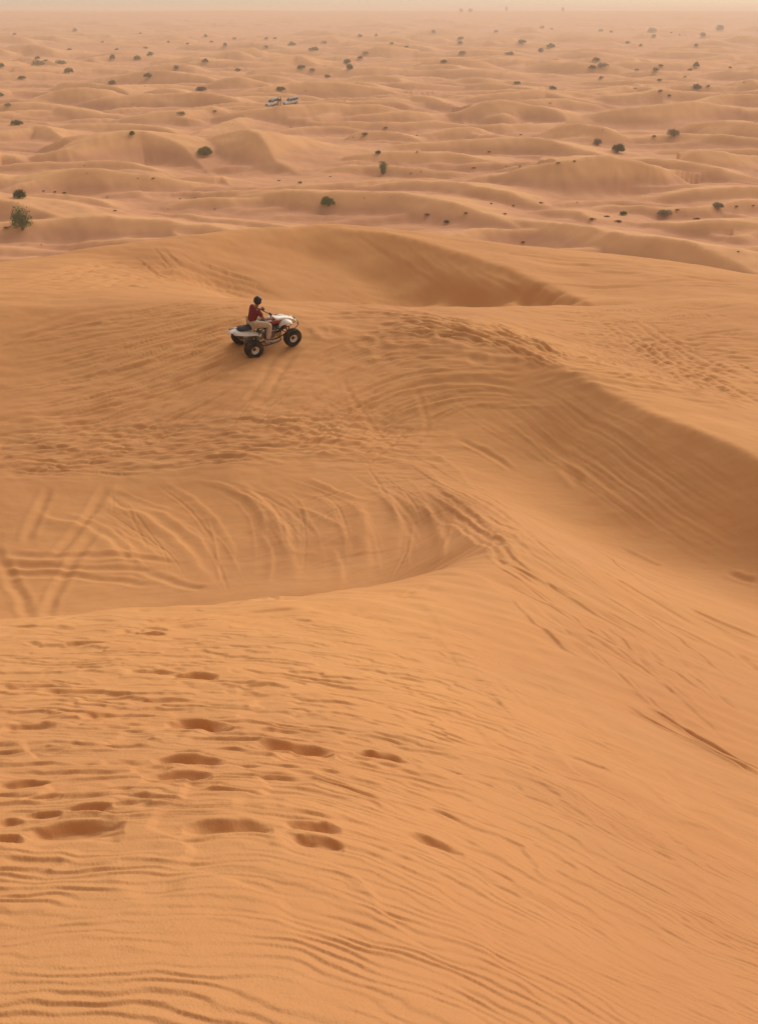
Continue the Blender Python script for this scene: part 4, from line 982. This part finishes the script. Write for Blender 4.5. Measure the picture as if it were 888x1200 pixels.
oth = [(17,40,5,'D'),(81,58,6,'Y'),(137,58,6,'D'),(120,49,3,'D'),(165,39,4,'D'),(198,49,4,'D'),(171,56,6,'Y'),(176,63,9,'D'),(220,51,4,'D'),(44,68,6,'D'),(45,75,15,'Y'),(54,71,6,'Y'),(72,74,12,'Y'),(132,67,9,'D'),(161,68,9,'G'),
 (2,77,9,'D'),(81,83,12,'G'),(207,79,8,'G'),(26,91,9,'D'),(175,89,12,'D'),(131,97,9,'G'),(2,111,7,'G'),(155,122,4,'T'),(212,133,10,'Y'),(154,98,4,'T'),(170,101,4,'T'),(122,134,3,'T'),(10,123,8,'Y'),(88,35,8,'D'),
 (241,42,6,'D'),(248,49,5,'Y'),(264,52,7,'D'),(275,45,5,'Y'),(312,45,5,'Y'),(322,45,4,'D'),(312,55,6,'D'),(342,52,10,'D'),(367,58,11,'G'),(422,42,6,'D'),(441,41,5,'D'),(380,50,8,'Y'),(422,67,7,'D'),(428,62,8,'Y'),
 (240,71,9,'D'),(279,82,8,'D'),(353,79,11,'D'),(366,82,8,'Y'),(384,89,7,'G'),(358,106,5,'T'),(252,130,5,'D'),(273,145,4,'T'),(404,118,4,'T'),(341,149,4,'T'),
 (508,37,6,'D'),(581,37,6,'D'),(635,32,6,'Y'),(646,34,5,'Y'),(539,45,7,'D'),(539,50,7,'D'),(459,51,5,'D'),(476,55,5,'D'),(611,49,11,'G'),(644,54,12,'G'),(633,59,9,'D'),(542,62,9,'Y'),(596,63,10,'Y'),(519,72,8,'D'),
 (606,97,8,'G'),(648,103,9,'D'),(644,120,10,'T'),(526,109,3,'T'),(451,150,7,'Y'),(703,36,8,'Y'),(716,37,5,'D'),(763,36,11,'Y'),(766,42,7,'Y'),(843,33,11,'D'),(823,41,9,'D'),(786,38,3,'D'),(795,41,3,'D'),(735,50,6,'D'),(750,53,6,'D'),
 (815,53,6,'D'),(698,70,9,'D'),(694,79,10,'D'),(706,77,13,'Y'),(746,82,5,'Y'),(768,81,9,'G'),(774,77,6,'D'),(815,76,10,'D'),(807,82,6,'G'),(855,79,5,'Y'),(772,94,6,'D'),(802,90,4,'Y'),(704,91,6,'Y'),(743,103,10,'T'),(773,107,7,'Y'),(784,112,5,'D'),
 (817,102,11,'D'),(829,101,6,'Y'),(871,96,8,'T'),
 (135,247,9,'T'),(99,194,4,'T'),(102,203,4,'T'),(162,209,5,'T'),(179,209,8,'T'),(211,233,7,'T'),(197,245,4,'T'),(49,287,4,'T'),(52,224,8,'T'),(64,225,9,'T'),(76,226,9,'T'),(126,231,5,'T'),(8,267,15,'T'),
 (428,158,9,'Y'),(414,161,4,'T'),(443,180,8,'D'),(387,207,6,'T'),(427,232,4,'T'),(330,242,4,'T'),(252,245,6,'T'),(229,232,6,'T'),(327,212,8,'T'),
 (488,159,7,'T'),(610,158,7,'T'),(573,178,9,'T'),(489,178,6,'T'),(481,203,6,'T'),(493,201,5,'T'),(555,197,11,'T'),(609,195,6,'T'),(654,191,10,'T'),(593,195,5,'T'),(501,252,17,'T'),(546,250,12,'T'),(591,251,11,'T'),
 (575,239,9,'T'),(602,241,8,'T'),(634,238,12,'T'),(458,231,3,'T'),(613,284,12,'T'),(766,160,5,'Y'),(672,189,9,'T'),(706,152,4,'T'),(694,257,16,'T'),(729,252,10,'G'),(711,254,13,'T'),(778,252,19,'Y'),(793,246,10,'T'),
 (841,243,16,'Y'),(862,242,10,'T'),(816,257,15,'T'),(865,295,7,'T'),(676,237,4,'T'),(882,241,8,'T'),(724,260,18,'T')]
protos = {}
def proto(kind, shape, i, big):
    k_ = (kind, shape, i, big)
    if k_ not in protos: protos[k_] = shrub(kind, shape, hash((shape, i)) % 99991 if False else {'bushy': 15, 'dome': 11, 'broom': 23, 'flat': 37, 'twigs': 51}[shape] + i * 7, 1500 if big else 260 if shape != 'twigs' else 120, big); return protos[k_]
    return copy_tree(protos[k_])
rv = random.Random(3)
def plant(u, v, wpx, kind, shape, big, hk=1.):
    o = proto(kind, shape, rv.randrange(3), big)
    base_v = v + (0 if big else .30 * wpx * (.8 if shape == 'dome' else .4))
    hx, hy, hz = hit(u, base_v); k = math.sqrt(hx * hx + hy * hy + hz * hz) / FPX; w_ = wpx * k * (.52 if shape == 'twigs' else .92)
    o.location = (hx, hy, ground(hx, hy) + CAMZ - .03 * w_); o.rotation_euler = (0, 0, rv.uniform(0, 6.28)); o.scale = (w_, w_, w_ * hk * rv.uniform(.9, 1.1))
    return o
for u, v, wpx, kd, sh, lab in key:
    o = plant(u, v, wpx, kd, sh, True, .25 if v > 350 else 1.)
    tag(o, lab, 'shrub' if sh != 'twigs' else 'dry twigs', 'desert shrubs scattered over the plain' if sh != 'twigs' else 'dry twigs on the sand')
ORD = ['leftmost', 'second', 'third', 'fourth', 'fifth', 'sixth', 'seventh', 'eighth', 'ninth', 'tenth', 'eleventh', 'twelfth', 'thirteenth', 'fourteenth', 'fifteenth', 'sixteenth', 'seventeenth', 'eighteenth', 'nineteenth', 'twentieth', 'twenty-first', 'twenty-second', 'twenty-third', 'twenty-fourth', 'twenty-fifth']
bands = [(0, 46, 'right under the horizon'), (46, 61, 'below the horizon haze'), (61, 76, 'in the farther row beyond the cars'), (76, 95, 'in the nearer row beyond the cars'),
         (95, 140, 'about level with the cars'), (140, 186, 'on dunes just nearer than the cars'), (186, 222, 'between mid-distance dunes'), (222, 246, 'on the flat below those dunes'), (246, 400, 'on the sand bordering the second dune')]
kn = {'D': ('dark shrub', 'shrub'), 'G': ('green shrub', 'shrub'), 'Y': ('greyish shrub', 'shrub'), 'T': ('dry brown twig tuft', 'dry twigs')}
for v0, v1, ph in bands:
    for kd in 'DGYT':
        row = sorted([q for q in oth if v0 <= q[1] < v1 and q[3] == kd])
        for i, (u, v, wpx, _) in enumerate(row):
            big = v > 150
            sh = 'twigs' if kd == 'T' else ('flat' if kd == 'Y' or rv.random() < .4 else 'dome')
            o = plant(u, v, wpx, kd, sh, big, .55 if kd == 'T' else 1.)
            nm = kn[kd][0]
            if len(row) == 1: lab = 'only small %s %s' % (nm, ph)
            elif i == 0: lab = 'leftmost %s %s' % (nm, ph)
            elif i == len(row) - 1: lab = 'rightmost %s %s' % (nm, ph)
            else: lab = '%s %s from the left %s' % (ORD[i], nm, ph)
            tag(o, lab, kn[kd][1], 'desert shrubs scattered over the plain' if kd != 'T' else 'dry twigs on the sand')
# a few trees on the skyline, blurred by the haze
def sky_tree(u, hpx, wpx, lab, seed):
    r = random.Random(seed); dist_ = 2450.; dx, dy, dz = (float(a) for a in ray(u, 14)); x_, y_ = dist_ * dx / dy, dist_; k = dist_ / FPX
    t = empty('distant_tree', (x_, y_, ground(x_, y_) + CAMZ - .3)); Ht, W = hpx * k * .8, wpx * k * .6
    bm = bmesh.new()
    for _ in range(420):
        a = r.uniform(0, 6.3); z = r.uniform(.25, 1); rad = W * .5 * math.sqrt(r.random()) * (1 - abs(z - .6) * 1.1)
        p = Vector((rad * math.cos(a), rad * math.sin(a), z * Ht)); s1 = Vector((r.gauss(0, 1), r.gauss(0, 1), r.gauss(0, 1))).normalized() * W * .08; s2 = s1.orthogonal().normalized() * W * .08
        bm.faces.new([bm.verts.new(p + s1), bm.verts.new(p + s2), bm.verts.new(p - s1), bm.verts.new(p - s2)])
    link_mesh('crown', bm, ML['D'], t)
    bm = bmesh.new(); tube(bm, [(0, 0, 0), (0, 0, Ht * .5)], [W * .05, W * .03], 8); link_mesh('trunk', bm, ML['W'], t); tag(t, lab, 'tree', 'trees on the skyline')
sky_tree(540, 5.5, 8, 'small hazy tree on the skyline, left of the touching pair', 1); sky_tree(551, 5.5, 9, 'small hazy tree on the skyline, right of the touching pair', 2)
sky_tree(593, 8.5, 4.5, 'slender taller hazy tree standing alone on the skyline', 3); sky_tree(659, 6, 6, 'rightmost hazy tree on the skyline, above the right dunes', 4)
